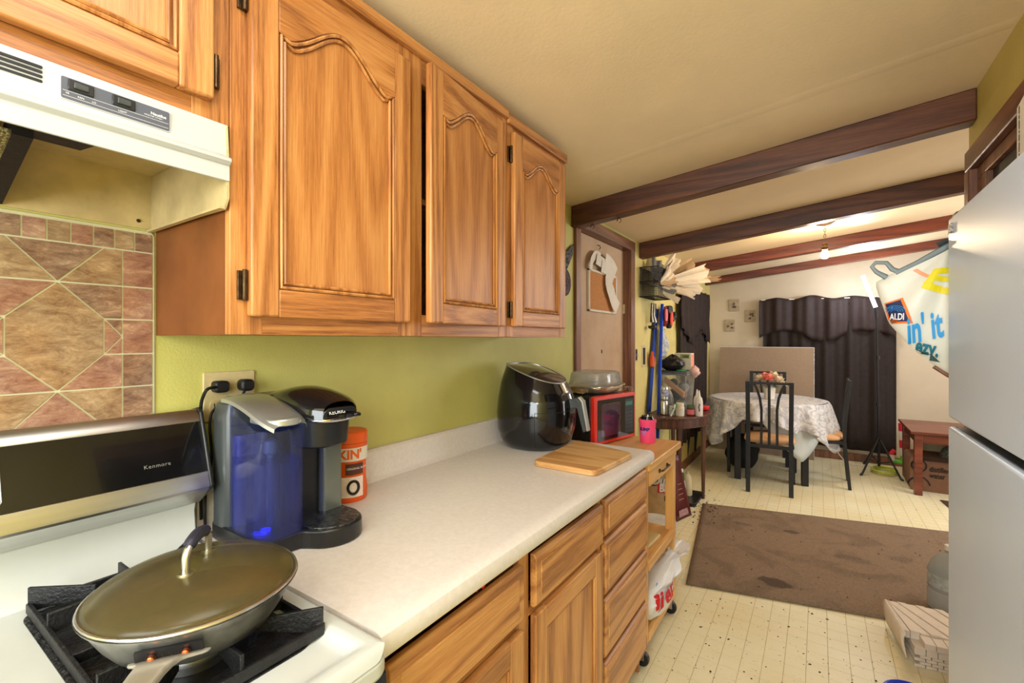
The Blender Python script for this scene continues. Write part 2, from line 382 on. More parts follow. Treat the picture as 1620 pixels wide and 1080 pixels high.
# ================================================================ BACKSPLASH TILE PANEL (on the left wall behind the stove)
def stonemat(name, a, b_, c):
    m, t, b = nt(name)
    geo = N(t, 'ShaderNodeTexCoord'); oi = N(t, 'ShaderNodeObjectInfo')
    sc = N(t, 'ShaderNodeVectorMath', operation='ADD'); cm_ = N(t, 'ShaderNodeCombineXYZ')
    mu = N(t, 'ShaderNodeMath', operation='MULTIPLY'); mu.inputs[1].default_value = 7
    t.links.new(oi.outputs['Random'], mu.inputs[0])
    for i in range(3): t.links.new(mu.outputs[0], cm_.inputs[i])
    t.links.new(geo.outputs['Object'], sc.inputs[0]); t.links.new(cm_.outputs[0], sc.inputs[1])
    mp = N(t, 'ShaderNodeMapping'); mp.inputs['Scale'].default_value = (1, .6, 1.5); mp.inputs['Rotation'].default_value = (.35, 0, 0)
    t.links.new(sc.outputs[0], mp.inputs[0])
    n1 = N(t, 'ShaderNodeTexNoise', i_Scale=34.0, i_Detail=10, i_Roughness=.82, i_Distortion=.45); t.links.new(mp.outputs[0], n1.inputs['Vector'])
    n2 = N(t, 'ShaderNodeTexNoise', i_Scale=9.0, i_Detail=3); t.links.new(sc.outputs[0], n2.inputs['Vector'])
    r1 = ramp(t, [(.3, sr(c)), (.44, sr(b_)), (.56, sr(a)), (.70, sr((214, 190, 160)))]); t.links.new(n1.outputs[0], r1.inputs[0])
    r2 = ramp(t, [(.35, (.95, .78, .62, 1)), (.65, (1.0, .98, .92, 1))]); t.links.new(n2.outputs[0], r2.inputs[0])
    mx = N(t, 'ShaderNodeMix', data_type='RGBA', blend_type='MULTIPLY'); mx.inputs[0].default_value = 1
    t.links.new(r1.outputs[0], mx.inputs[6]); t.links.new(r2.outputs[0], mx.inputs[7])
    t.links.new(mx.outputs[2], b.inputs['Base Color']); b.inputs['Roughness'].default_value = .35
    return m
ST1 = stonemat('tan_stone', (172, 150, 120), (144, 118, 92), (92, 68, 54))
ST2 = stonemat('rose_stone', (172, 138, 120), (146, 106, 92), (96, 64, 56))
ST3 = stonemat('brown_stone', (156, 128, 108), (122, 94, 80), (76, 52, 46))
bp_ = thing('backsplash_panel', 'stone-look tile panel with cream joints on the wall behind the stove', 'backsplash', (0, .0, .93))
obj('backing', MB().prism(rrect(-.40, .391, .93, 1.584, .012), 'x', 0.0006, .004), GROUT, bp_, .002)
def tile(poly, m):
    cx = sum(p[0] for p in poly)/len(poly); cz = sum(p[1] for p in poly)/len(poly)
    # inset each edge by the joint width
    n = len(poly); A = sum(poly[i][0]*poly[(i+1) % n][1]-poly[(i+1) % n][0]*poly[i][1] for i in range(n))
    if A < 0: poly = poly[::-1]
    out = []; ins = .0016
    for i in range(n):
        p0, p1, p2 = map(Vector, (poly[i-1], poly[i], poly[(i+1) % n]))
        e1 = (p1-p0).normalized(); e2 = (p2-p1).normalized()
        n1 = Vector((-e1.y, e1.x)); n2 = Vector((-e2.y, e2.x)); k = 1+n1.dot(n2)
        out.append(tuple(p1+(n1+n2)*(ins/max(k, .25))))
    o = obj('tile', MB().prism(out, 'x', .003, .0062), m, bp_, smooth=0); return o
rows = [1.538, 1.464, 1.397, 1.327, 1.26, 1.186, 1.11, 1.04]
def motif(c):
    S = [ST1, ST2, ST3]
    tile([(c, 1.464), (c+.067, 1.538), (c-.067, 1.538)], ST3)
    tile([(c, 1.26), (c+.067, 1.186), (c-.067, 1.186)], ST2)
    tile([(c, 1.464), (c+.067, 1.397), (c+.067, 1.327), (c, 1.26), (c-.067, 1.327), (c-.067, 1.397)], ST1)
    for s in (1, -1):
        q = lambda *p: [(c+s*a, z) for a, z in p]
        tile(q((0, 1.464), (.096, 1.464), (.096, 1.538), (.067, 1.538)), ST1)
        tile(q((0, 1.464), (.067, 1.397), (.096, 1.397), (.096, 1.464)), ST3 if s > 0 else ST2)
        tile(q((.067, 1.397), (.096, 1.362), (.096, 1.397)), ST3)
        tile(q((.067, 1.397), (.067, 1.327), (.096, 1.362)), ST2)
        tile(q((.067, 1.327), (.096, 1.327), (.096, 1.362)), ST2)
        tile(q((.067, 1.327), (0, 1.26), (.096, 1.26), (.096, 1.327)), ST2)
        tile(q((0, 1.26), (.096, 1.26), (.096, 1.186), (.067, 1.186)), ST1)
    for z0, z1 in ((1.11, 1.186), (1.04, 1.11)):
        for a in (-.096, 0): tile([(c+a, z0), (c+a+.096, z0), (c+a+.096, z1), (c+a, z1)], random.choice(S))
for c in (.239, .047, -.145, -.29+.003): 
    if c > -.2: motif(c)
for a, b in zip(rows, rows[1:]): tile([(.335, b), (.386, b), (.386, a), (.335, a)], random.choice([ST2, ST3, ST1]))
k = 0; yy = .386
while yy > -.38:
    w_ = .0325 if k else .031
    tile([(yy-w_, 1.538), (yy, 1.538), (yy, 1.578), (yy-w_, 1.578)], (ST3, ST1, ST3, ST2, ST1, ST2)[k % 6]); yy -= w_; k += 1

# ================================================================ UPPER CABINETS
def archpath(y0, y1, z0, zs, rise, n=28):
    P = []
    for k in range(n+1):
        s_ = k/n; t = abs(s_-.5)*2
        h = 0 if t > .80 else .5+.5*math.cos(PI*t/.80)
        dip = -.10*math.exp(-((t-.86)/.09)**2)
        P.append((y0+(y1-y0)*s_, zs+rise*(h**.8+dip)))
    return P
def arch_door(root, y0, y1, z0, z1, x, hinges='l', rise=.062, name='door', sw=.052, M=None, shoulder=.112, hz=None):
    """door in the y-z plane facing +x; back face at x"""
    th = .019
    d = MB().bx(x, x+th, y0, y0+sw, z0, z1, M); d1_ = obj(name, MB().bx(x, x+.010, y0+.03, y1-.03, z0+.03, z1-.03, M), OAKP, root)
    d1_.data.materials[0] = OAKP
    for a, b in ((y0, y0+sw), (y1-sw, y1)):
        obj('stile', MB().bx(x, x+th, a, b, z0, z1, M), OAKV, d1_, .004)
    obj('rail', MB().bx(x, x+th-.0006, y0+sw-.001, y1-sw+.001, z0, z0+sw, M), OAKH, d1_, .003)
    A = archpath(y0+sw, y1-sw, 0, z1-shoulder, rise)
    obj('rail', MB().prism([(y0+sw-.001, z1)]+[(y0+sw-.001, A[0][1])]+A[1:-1]+[(y1-sw+.001, A[-1][1]), (y1-sw+.001, z1)], 'x', x, x+th-.0006, M), OAKH, d1_, .0015)
    # double bead moulding round the opening
    for k, (ins, h, r) in enumerate(((.004, .0165, .0036), (.0125, .0135, .0036))):
        A = archpath(y0+sw+ins, y1-sw-ins, 0, z1-shoulder-ins, rise)
        P = [(x+h, a, b) for a, b in A]+[(x+h, y1-sw-ins, z0+sw+ins), (x+h, y0+sw+ins, z0+sw+ins)]
        # densify verticals
        Q = []
        for i in range(len(P)):
            a, b = Vector(P[i]), Vector(P[(i+1) % len(P)]); L = max(1, int((b-a).length/.06))
            Q += [tuple(a.lerp(b, j/L)) for j in range(L)]
        if M: Q = [tuple(M @ Vector(p)) for p in Q]
        obj('moulding', MB().tube(Q, r, 6, closed=True), OAKV, d1_)
    yh = y0-.006 if hinges == 'l' else y1+.006
    for z in (hz or (z0+.055, z1-.075)):
        q = MB().bx(x-.001, x+.004, yh-.010, yh+.008, z-.026, z+.026, M)
        q.tube([tuple((M or Matrix()) @ Vector((x+.008, yh, z-.028))), tuple((M or Matrix()) @ Vector((x+.008, yh, z+.028)))], .0045, 8)
        obj('hinge', q, BRONZE, d1_, .001)
    return d1_
def carcass(t, y0, y1, z0, z1, xf, openings, side=None, mat=OAKV):
    """sides, top, bottom, back and a face frame with openings (ya, yb, za, zb)"""
    a_, b_ = y0+.0125, y1-.0005
    q = MB().bx(0.0, xf-.0185, b_-.012, b_, z0+.001, z1).bx(0, xf-.0185, a_, b_, z0+.0005, z0+.014).bx(0, xf-.0185, a_, b_, z1-.014, z1-.0005).bx(0.0, .008, a_, b_, z0+.001, z1-.001)
    obj('body', q, OAKX, t)
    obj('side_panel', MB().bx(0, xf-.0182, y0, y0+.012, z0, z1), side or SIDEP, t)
    ys = sorted(set([y0, y1]+[v for o_ in openings for v in o_[:2]])); zs = sorted(set([z0, z1]+[v for o_ in openings for v in o_[2:]]))
    prev = y0
    for (a, b, za, zb) in openings:
        obj('face_frame_upright', MB().bx(xf-.018, xf, prev, a, z0, z1), mat, t, .001); prev = b
        obj('face_frame_rail', MB().bx(xf-.018, xf-.0004, a, b, z0, za), OAKH, t)
        obj('face_frame_rail', MB().bx(xf-.018, xf-.0004, a, b, zb, z1), OAKH, t)
    obj('face_frame_upright', MB().bx(xf-.018, xf, prev, y1, z0, z1), mat, t, .001)
XF = .322
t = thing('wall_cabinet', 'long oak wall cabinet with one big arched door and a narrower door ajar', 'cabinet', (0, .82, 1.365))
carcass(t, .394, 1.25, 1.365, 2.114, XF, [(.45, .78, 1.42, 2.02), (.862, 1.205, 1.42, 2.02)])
arch_door(t, .421, .806, 1.398, 2.045, XF+.001, 'l', rise=.066)
hy = 1.222; ang = math.radians(-5.5)
Mh = Matrix.Translation((XF+.001, hy, 0)) @ Matrix.Rotation(-ang, 4, 'Z') @ Matrix.Translation((-XF-.001, -hy, 0))
Mh = Matrix.Translation((XF+.001, hy, 0)) @ Matrix.Rotation(math.radians(5.0), 4, 'Z') @ Matrix.Translation((-XF-.001, -hy, 0))
dd = arch_door(t, .838, 1.216, 1.398, 2.052, XF+.001, 'r', M=Mh, rise=.06)
dd['label'] = 'narrow arched oak door standing ajar'
obj('shelf', MB().bx(.01, .29, .41, 1.235, 1.72, 1.735), OAKX, t)
obj('top_trim', MB().bx(XF, XF+.012, .394, 1.25, 2.083, 2.113), OAKH, t, .003)
t = thing('wall_cabinet', 'short oak wall cabinet with the narrowest arched door at the far end of the row', 'cabinet', (0, 1.46, 1.365))
carcass(t, 1.2505, 1.672, 1.365, 2.104, XF, [(1.29, 1.62, 1.42, 2.02)], side=OAKV)
arch_door(t, 1.272, 1.640, 1.400, 2.047, XF+.001, 'l', rise=.055)
obj('top_trim', MB().bx(XF, XF+.012, 1.2505, 1.672, 2.07, 2.103), OAKH, t, .003)
t = thing('wall_cabinet', 'oak wall cabinet mounted directly above the white range hood', 'cabinet', (0, .01, 1.73))
carcass(t, -.372, .393, 1.728, 2.114, XF, [(-.33, -.01, 1.775, 2.03), (.04, .335, 1.775, 2.03)])
arch_door(t, .006, .362, 1.757, 2.05, XF+.001, 'r', rise=.04, shoulder=.095, hz=(1.81, 2.0))
arch_door(t, -.352, .000, 1.757, 2.05, XF+.001, 'l', rise=.04, shoulder=.095, hz=(1.81, 2.0))
# goods standing inside behind the door that is ajar
for i, (zb, h, col, lab) in enumerate(((1.379, .12, (200, 40, 50), 'red can on the bottom shelf behind the ajar door'),
        (1.735, .16, (90, 110, 150), 'blue canister on the upper shelf behind the ajar door'))):
    t = thing('food_can', lab, 'can', (.22, .90, zb))
    obj('can', MB().lathe([(.036, 0), (.036, h)], (.22, .90, zb), 20), plain('can_%d' % i, col, .4), t, .003)
    obj('band', MB().lathe([(.0366, 0), (.0366, .03)], (.22, .90, zb+.04), 20), PAPER, t)

# ================================================================ RANGE HOOD
t = thing('range_hood', 'white under-cabinet range hood with grey control strip above the stove', 'range hood', (0, .008, 1.58))
y0, y1 = -.372, .388
prof = [(.0, 1.727), (.328, 1.727), (.331, 1.672), (.343, 1.666), (.343, 1.660), (.336, 1.655), (.336, 1.628), (.332, 1.628), (.332, 1.652), (.325, 1.660), (.322, 1.70), (0, 1.715)]
obj('canopy', MB().prism(prof, 'y', y0, y1), HOODW, t, .001)
for ya in (y0, y1-.004):
    obj('side_plate', MB().prism([(0, 1.588), (.322, 1.582), (.334, 1.60), (.334, 1.66), (.328, 1.726), (0, 1.726)], 'y', ya, ya+.004), HOODIN if ya > 0 else HOODW, t)
obj('side_lip', MB().bx(0, .325, y1-.012, y1-.003, 1.582, 1.586), HOODIN, t)
obj('back_plate', MB().bx(.001, .004, y0+.004, y1-.004, 1.588, 1.715), HOODIN, t)
obj('inner_liner', MB().bx(.004, .325, y0+.004, y1-.005, 1.7005, 1.703), HOODIN, t)
obj('grease_filter', MB().hexa([(.006, -.16, 1.592), (.215, -.16, 1.650), (.215, .150, 1.650), (.006, .150, 1.592), (.006, -.16, 1.600), (.215, -.16, 1.658), (.215, .150, 1.658), (.006, .150, 1.600)]), plain('filter_mesh', (150, 140, 96), .5, .6, var=.6, scale=260, bump=.8, bscale=300), t)
obj('filter_frame', MB().hexa([(.005, .148, 1.590), (.222, .148, 1.650), (.222, .170, 1.650), (.005, .170, 1.590), (.005, .148, 1.610), (.222, .148, 1.70), (.222, .170, 1.70), (.005, .170, 1.66)]), BLACKM, t)
obj('lamp_recess', MB().hexa([(.205, .170, 1.656), (.255, .170, 1.664), (.255, .245, 1.664), (.205, .225, 1.656), (.205, .170, 1.70), (.255, .170, 1.70), (.255, .245, 1.70), (.205, .225, 1.70)]), BLACKM, t)
for k in range(4):
    z = 1.6935+k*.0062
    obj('vent_slot', MB().prism(rrect(.0, .159, z, z+.0034, .0014, 3), 'x', .3285, .3312), BLACKM, t)
obj('control_strip', MB().prism(rrect(.175, .302, 1.6815, 1.7135, .002, 3), 'x', .3285, .3315), plain('strip_silver', (190, 190, 196), .4), t)
obj('control_face', MB().prism(rrect(.1765, .3005, 1.683, 1.712, .002, 3), 'x', .329, .3322), plain('strip_grey', (84, 88, 100), .4, var=.05), t)
for yy in (.1965, .2435):
    obj('switch_bezel', MB().bx(.3325, .3345, yy-.0135, yy+.0135, 1.6955, 1.7105), BLACKP, t, .001)
    obj('rocker_switch', MB().bx(.334, .337, yy-.008, yy+.008, 1.699, 1.7075), GREYD, t, .0012)
fn = lambda y, z: plane_fn((.3326, y, z), (0, 1, 0), (0, 0, 1))
lettering('HI', .0034, fn(.181, 1.6895), WHITET, t); lettering('FAN', .0036, fn(.193, 1.6885), WHITET, t)
lettering('LO', .0034, fn(.208, 1.6882), WHITET, t); lettering('LIGHT', .0036, fn(.237, 1.6885), WHITET, t)
lettering('Nautilus', .006, fn(.276, 1.7), WHITET, t, bold=.0001); lettering('MICROTEK SYSTEM I', .0026, fn(.268, 1.6965), WHITET, t)
obj('strip_line', MB().bx(.3322, .3327, .178, .299, 1.6935, 1.6938).bx(.3322, .3327, .178, .299, 1.6865, 1.6868), WHITET, t)
obj('bracket_screw', MB().lathe([(.004, 0), (.003, .002)], (0, 0, 0), 10, M=Matrix.Translation((.005, .362, 1.603)) @ Matrix.Rotation(PI/2, 4, 'Y')), BRONZE, t)

# ================================================================ STOVE
t = thing('gas_stove', 'white gas stove with black and steel backguard in the corner below the hood', 'stove', (.33, .08, 0))
S0, S1 = -.300, .460
obj('body', MB().bx(.03, .635, S0+.004, S1-.004, .0, .872), WHITE, t, .004)
obj('control_panel', MB().prism([(.635, .79), (.662, .79), (.655, .874), (.62, .880)], 'y', S0+.003, S1-.003), BLACKG, t, .003)
obj('oven_door', MB().bx(.635, .66, S0+.006, S1-.006, .18, .78), BLACKG, t, .006)
obj('oven_handle', MB().tube([(.70, S0+.05, .74), (.70, S1-.05, .74)], .011, 10), STEEL, t)
for i in range(4):
    obj('burner_knob', MB().lathe([(.019, 0), (.017, .022)], (0, 0, 0), 16, M=Matrix.Translation((.66, S0+.12+i*.17, .832)) @ Matrix.Rotation(PI/2, 4, 'Y')), BLACKP, t, .002)
# cooktop: rounded raised rim around a lower tray
def ctz(x, y):
    e = min(x-.06, .665-x, y-S0, S1-y)
    e2 = min(.665-x, y-S0, S1-y)
    z = .918
    if e2 < .012: z -= .012*(1-e2/.012)**2*1.4
    k = min(1, max(0, (min(.640-x, y-S0-.028, S1-.028-y))/.022)); k = k*k*(3-2*k)
    return z-.012*k
def cgrid(u, v):
    # concentrate samples near the borders
    f_ = lambda a: .5-.5*math.cos(PI*a)
    x = .055+(.665-.055)*(1-(1-u)**1.7 if True else u); y = S0+(S1-S0)*f_(v)
    # round the front corners
    r = .03; cx = .665-r
    if x > cx:
        for cy, sg in ((S1-r, 1), (S0+r, -1)):
            if (y-cy)*sg > 0:
                dx, dy = x-cx, abs(y-cy); m_ = max(dx, dy); l = math.hypot(dx, dy)
                if l > 0: x = cx+dx*m_/l; y = cy+sg*dy*m_/l
    return (x, y, ctz(x, y))
q = MB().grid(cgrid, 44, 70)
obj('cooktop', q, WHITE, t, smooth=60)
out = [(a, b) for a, b in rrect(.04, .665, S0, S1, .03, 6)]
obj('cooktop_rim', MB().prism(out, 'z', .874, .9015), WHITE, t, .006)
# backguard
obj('backguard_base', MB().prism([(.008, .9), (.085, .9), (.068, .918), (.058, .94), (.052, .985), (.06, 1.014), (.02, 1.014), (.008, 1.0)], 'y', S0, S1-.012), WHITE, t, .003)
obj('backguard_body', MB().prism([(.008, 1.0), (.060, 1.013), (.104, 1.047), (.050, 1.194), (.040, 1.200), (.008, 1.195)], 'y', S0, S1), BLACKP, t, .002)
sl = Vector((.050-.104, 0, 1.194-1.047)).normalized(); nn = Vector((sl.z, 0, -sl.x))
def BG(a, h=0.0): # along the sloped face
    p = Vector((.104, 0, 1.047))+sl*a+nn*h; return (p.x, p.z)
L = .1566
obj('steel_trim_top', MB().prism([BG(L-.018, 0), BG(L-.018, .004), BG(L-.003, .004), (.040, 1.2035), (.008, 1.198), (.008, 1.194)], 'y', S0, S1-.006), STEEL, t, .001)
obj('steel_trim_bottom', MB().prism([BG(0, 0), (.1005, 1.0435), (.1075, 1.0445), BG(.004, .004), BG(.030, .004), BG(.030, 0)], 'y', S0, S1-.006), STEEL, t, .001)
obj('glass_panel', MB().prism([BG(.030, -.001), BG(.030, .003), BG(L-.018, .003), BG(L-.018, -.001)], 'y', S0+.01, S1-.012), BLACKG, t)
obj('end_cap', MB().prism([(.008, 1.0), (.058, 1.008), (.110, 1.045), (.056, 1.200), (.040, 1.207), (.008, 1.2)], 'y', S1-.006, S1+.002), BLACKP, t, .003)
obj('vent_lip', MB().prism([(.055, 1.005), (.062, 1.005), (.104, 1.040), (.1045, 1.046), (.098, 1.046)], 'y', S0, S1-.007), STEEL, t)
for k in range(10):
    a = S1-.052-k*.062
    obj('vent_slot', MB().hexa([(.066, a-.054, 1.0085), (.093, a-.054, 1.0315), (.093, a, 1.0315), (.066, a, 1.0085), (.064, a-.054, 1.011), (.091, a-.054, 1.034), (.091, a, 1.034), (.064, a, 1.011)]), BLACKM, t)
fk = lambda y, a: (lambda u, v: (lambda p: (p[0], y+u, p[1]))(BG(a+v, .0036)))
lettering('Kenmore', .0105, fk(.345, .058), SILVERP, t, space=1.15)
fr = [(p[0], p[1]) for p in rrect(-.06, .157, .045, .115, .006, 4)]
q = MB().tube([(BG(b, .0036)[0], a, BG(b, .0036)[1]) for a, b in fr], .0009, 6, closed=True)
obj('display_frame', q, SILVERP, t)
# burners and double grate
def grate(t, x0, x1, y0, y1):
    zb, zt = .9095, .945
    def bar(m, a, b, h0, h1, w_=.006):
        a, b = Vector(a), Vector(b); d = (b-a).normalized(); n_ = Vector((-d.y, d.x))*w_/2
        m.hexa([(a.x-n_.x, a.y-n_.y, h0[0]), (b.x-n_.x, b.y-n_.y, h1[0]), (b.x+n_.x, b.y+n_.y, h1[0]), (a.x+n_.x, a.y+n_.y, h0[0]),
                (a.x-n_.x, a.y-n_.y, h0[1]), (b.x-n_.x, b.y-n_.y, h1[1]), (b.x+n_.x, b.y+n_.y, h1[1]), (a.x+n_.x, a.y+n_.y, h0[1])])
    gr = MB()
    for a, b in (((x0, y0), (x1, y0)), ((x1, y0), (x1, y1)), ((x1, y1), (x0, y1)), ((x0, y1), (x0, y0))): bar(gr, a, b, (zb, zb+.016), (zb, zb+.016), .007)
    xm = (x0+x1)/2
    bar(gr, (xm, y0), (xm, y1), (zb, zb+.016), (zb, zb+.016), .007)
    o = obj('grate', gr, CASTI, t, .0015)
    for cx in ((x0+xm)/2, (xm+x1)/2):
        cy = (y0+y1)/2; hx = (xm-x0)/2; hy_ = (y1-y0)/2
        for a in range(8):
            if a % 2: # corner fins
                sx, sy = (1 if a in (1, 7) else -1), (1 if a in (1, 3) else -1)
                p0 = (cx+sx*hx, cy+sy*hy_); p1 = (cx+sx*hx*.42, cy+sy*hy_*.42)
                if (cx < xm and sx > 0) or (cx > xm and sx < 0): continue
            else:
                dx, dy = ((1, 0), (0, 1), (-1, 0), (0, -1))[a//2]
                p0 = (cx+dx*hx, cy+dy*hy_); p1 = (cx+dx*hx*.34, cy+dy*hy_*.34)
            f_ = MB(); bar(f_, p0, p1, (zb+.002, zt+(.006 if a % 2 else 0)), (zb+.018, zt), .0052)
            obj('fin', f_, CASTI, o, .001)
for (bx_, by_) in ((.215, .292), (.445, .292), (.215, -.13), (.445, -.13)):
    b = obj('burner', MB().lathe([(.085, .9065), (.07, .9072), (.045, .909), (.040, .916), (.040, .924), (.034, .926)], (bx_, by_, 0), 28), BLACKM, t)
    obj('burner_cap', MB().lathe([(.037, .926), (.037, .931), (.030, .935), (.010, .936)], (bx_, by_, 0), 28), CASTI, b)
    obj('burner_head', MB().lathe([(.0415, .915), (.0425, .919), (.0415, .9235)], (bx_, by_, 0), 28), STEEL, b)
grate(t, .105, .555, .185, .42); grate(t, .09, .57, -.26, -.005)
obj('drip_bowl', MB().prism(rrect(.10, .56, .175, .41, .03), 'z', .9058, .9075), plain('charred_enamel', (34, 34, 36), .35, var=.5, scale=40, bump=.4, bscale=120), t)

# ================================================================ PAN WITH LID
PX, PY, PZ = .437, .298, .9465
PK = .925
t = thing('frying_pan', 'steel frying pan under a domed glass lid on the stove burner', 'pan', (PX, PY, PZ))
PANS = plain('sooty_steel', (170, 170, 164), .3, .75, var=.3, scale=10, c2=(60, 54, 46))
PANI = plain('pan_inner', (120, 100, 52), .35, .2, var=.3, scale=12, c2=(150, 110, 40))
obj('pan_body', MB().lathe([(r_*PK, z_) for r_, z_ in ((.094, 0), (.104, .004), (.118, .022), (.132, .046), (.1405, .056), (.1415, .058), (.139, .0575), (.129, .046), (.114, .022), (.098, .007), (.0, .006))], (PX, PY, PZ), 56, cap=(True, False)), PANS, t, smooth=50)
obj('food', MB().lathe([(.110, .030), (.08, .032), (.03, .034), (.0, .034)], (PX, PY, PZ), 40, cap=(False, False)), plain('simmering_broth', (168, 132, 56), .4, var=.3, scale=14, c2=(104, 92, 48), bump=.4, bscale=60), t)
lid = obj('lid', MB().lathe([(r_*PK, z_) for r_, z_ in ((.1375, .060), (.130, .068), (.110, .077), (.085, .085), (.055, .090), (.025, .093), (.0, .0935))], (PX, PY, PZ), 56, cap=(False, False)), LIDG, t, solid=.002)
lid['label'] = 'steamed-up domed glass lid'
obj('lid_rim', MB().tube([(PX+.1380*PK*math.cos(a), PY+.1380*PK*math.sin(a), PZ+.0600) for a in [2*PI*k/56 for k in range(56)]], .0026, 8, closed=True), STEEL, lid)
ha = math.atan2(.052, -.054); ux, uy = math.cos(ha), math.sin(ha)
pA = Vector((PX-ux*.036, PY-uy*.036, PZ+.090)); pB = Vector((PX+ux*.036, PY+uy*.036, PZ+.090))
up = Vector((0, 0, 1))
for p, sgn in ((pA, 1), (pB, -1)):
    q = MB().tube([tuple(p), tuple(p+up*.022), tuple(p+up*.031+Vector((ux, uy, 0))*sgn*.005), tuple(p+up*.034+Vector((ux, uy, 0))*sgn*.012)], .0048, 10)
    q.lathe([(.011, -.001), (.009, .002)], tuple(p), 16)
    obj('handle_post', q, STEEL, lid)
obj('handle_grip', MB().tube(bez(pA+up*.033+Vector((ux, uy, 0))*.009, pA+up*.042+Vector((ux, uy, 0))*.022, pB+up*.042-Vector((ux, uy, 0))*.022, pB+up*.033-Vector((ux, uy, 0))*.009), [.0062]+[.0085]*11+[.0062], 10), plain('navy_silicone', (38, 40, 56), .5), lid)
# flared steel handle towards the room
hd = Vector((.82, -.57, 0)).normalized(); hn = Vector((-hd.y, hd.x, 0)); hp = Vector((PX, PY, PZ))+hd*.118
V = []; 
for a, wd, z, th in ((.0, .042, .034, .004), (.012, .040, .036, .005), (.03, .024, .043, .006), (.055, .018, .052, .008), (.10, .015, .062, .009), (.17, .014, .068, .009), (.20, .011, .068, .008)):
    for s_, zz in ((-1, 0), (1, 0), (1, 1), (-1, 1)):
        V.append(tuple(hp+hd*a+hn*s_*wd+up*(z+(th if zz else 0)-(.006*(wd/.042)**2 if True else 0))))
F = []
for i in range(6):
    for k in range(4): F.append((i*4+k, i*4+(k+1) % 4, (i+1)*4+(k+1) % 4, (i+1)*4+k))
F += [(0, 1, 2, 3), (24, 25, 26, 27)]
HND = plain('heat_tinted_steel', (222, 218, 208), .3, .7, var=.3, scale=9, c2=(196, 176, 150))
han = obj('pan_handle', MB().add(V, F), HND, t, .002, sub=1)
obj('rivet_plate', MB().hexa([tuple(hp+hd*-.004+hn*s*.034+up*z) for s, z in ((-1, .024), (1, .024))]+[tuple(hp+hd*.002+hn*s*.034+up*.024) for s in (1, -1)]+[tuple(hp+hd*.004+hn*s*.034+up*.046) for s in (-1, 1)]+[tuple(hp+hd*.009+hn*s*.034+up*.046) for s in (1, -1)]), BLACKP, han)
for s in (-.5, .5):
    obj('rivet', MB().lathe([(.0052, 0), (.004, .004), (.0015, .0055)], (0, 0, 0), 12, M=Matrix.Translation(hp+hd*.008+hn*s*.034+up*.036) @ hd.to_track_quat('Z', 'Y').to_matrix().to_4x4()), plain('copper', (196, 110, 70), .3, 1), han)
lettering('Calphalon', .009, (lambda u, v: tuple(hp+hd*(.022+v*1.0)+hn*(-.02+u)*-1*-1+up*(.0465+v*.15))), BRONZE, han, shear=.3)
# ================================================================ COUNTERTOP AND BASE CABINETS
t = thing('countertop', 'speckled off-white laminate worktop with a low backsplash lip', 'countertop', (.3, 1.1, .876))
pr = [(.0, .876), (.612, .876), (.618, .872), (.632, .872), (.637, .880), (.638, .895), (.634, .908), (.622, .9145), (.60, .914), (.03, .914), (.0, .914)]
obj('worktop', MB().prism(pr, 'y', .4635, 1.83), COUNTER, t)
obj('backsplash_lip', MB().prism([(0, .914), (.034, .914), (.024, .922), (.020, .935), (.020, 1.004), (.014, 1.012), (.0, 1.013)], 'y', .4635, 1.86), COUNTER, t)
t = thing('base_cabinet', 'worn oak base cabinet run with drawers and doors under the worktop', 'cabinet', (.3, 1.16, 0))
XB = .586
obj('body', MB().bx(.0, XB-.016, 1.838, 1.852, .0, .875).bx(0, XB-.016, .468, .48, 0, .875).bx(0, XB-.016, .468, 1.85, .09, .105).bx(0, .01, .468, 1.85, 0, .875).bx(0, XB-.016, .93, .944, .1, .87).bx(0, XB-.016, 1.395, 1.409, .1, .87), OAKX, t)
for a, b in ((.466, .500), (.918, .962), (1.386, 1.412), (1.828, 1.853)):
    obj('face_frame_upright', MB().bx(XB-.016, XB, a, b, .09, .875), OAKBV, t, .001)
for a, b, zz in ((.50, .918, (.855, .66)), (.962, 1.386, (.855, .675)), (1.412, 1.828, (.855, .69, .495, .295, .09))):
    for z in zz: obj('face_frame_rail', MB().bx(XB-.016, XB-.0005, a, b, z, z+.020), OAKB, t)
obj('toe_kick', MB().bx(XB-.07, XB-.055, .466, 1.853, 0, .09), BLACKM, t)
def drawer(y0, y1, z0, z1, x=XB+.0005, ang=0, lift=0):
    d = obj('drawer', MB().prism([(x, z0), (x+.012, z0), (x+.019, z0+.008), (x+.019, z1-.008), (x+.012, z1), (x, z1)], 'y', y0, y1), OAKB, t, .002)
    q = [(x+.0195, y0+.022, z0+.022), (x+.0195, y1-.022, z0+.022), (x+.0195, y1-.022, z1-.022), (x+.0195, y0+.022, z1-.022)]
    obj('raised_field', MB().bx(x+.012, x+.0215, y0+.022, y1-.022, z0+.022, z1-.022), OAKB, d, .0025)
    return d
def flat_door(y0, y1, z0, z1, x=XB+.0005, sw=.055):
    d = obj('door', MB().bx(x, x+.009, y0+.03, y1-.03, z0+.03, z1-.03), OAKBV, t)
    for a, b in ((y0, y0+sw), (y1-sw, y1)): obj('stile', MB().bx(x, x+.019, a, b, z0, z1), OAKBV, d, .003)
    for a, b in ((z0, z0+sw), (z1-sw, z1)): obj('rail', MB().bx(x, x+.0186, y0+sw-.001, y1-sw+.001, a, b), OAKB, d, .003)
    i = sw+.004; q = [(x+.013, y0+i, z0+i), (x+.013, y1-i, z0+i), (x+.013, y1-i, z1-i), (x+.013, y0+i, z1-i)]
    obj('moulding', MB().tube(q, .004, 6, closed=True), OAKBV, d)
drawer(.506, .912, .693, .826); flat_door(.506, .912, .105, .672)
drawer(.968, 1.388, .697, .828); flat_door(.968, 1.388, .105, .678)
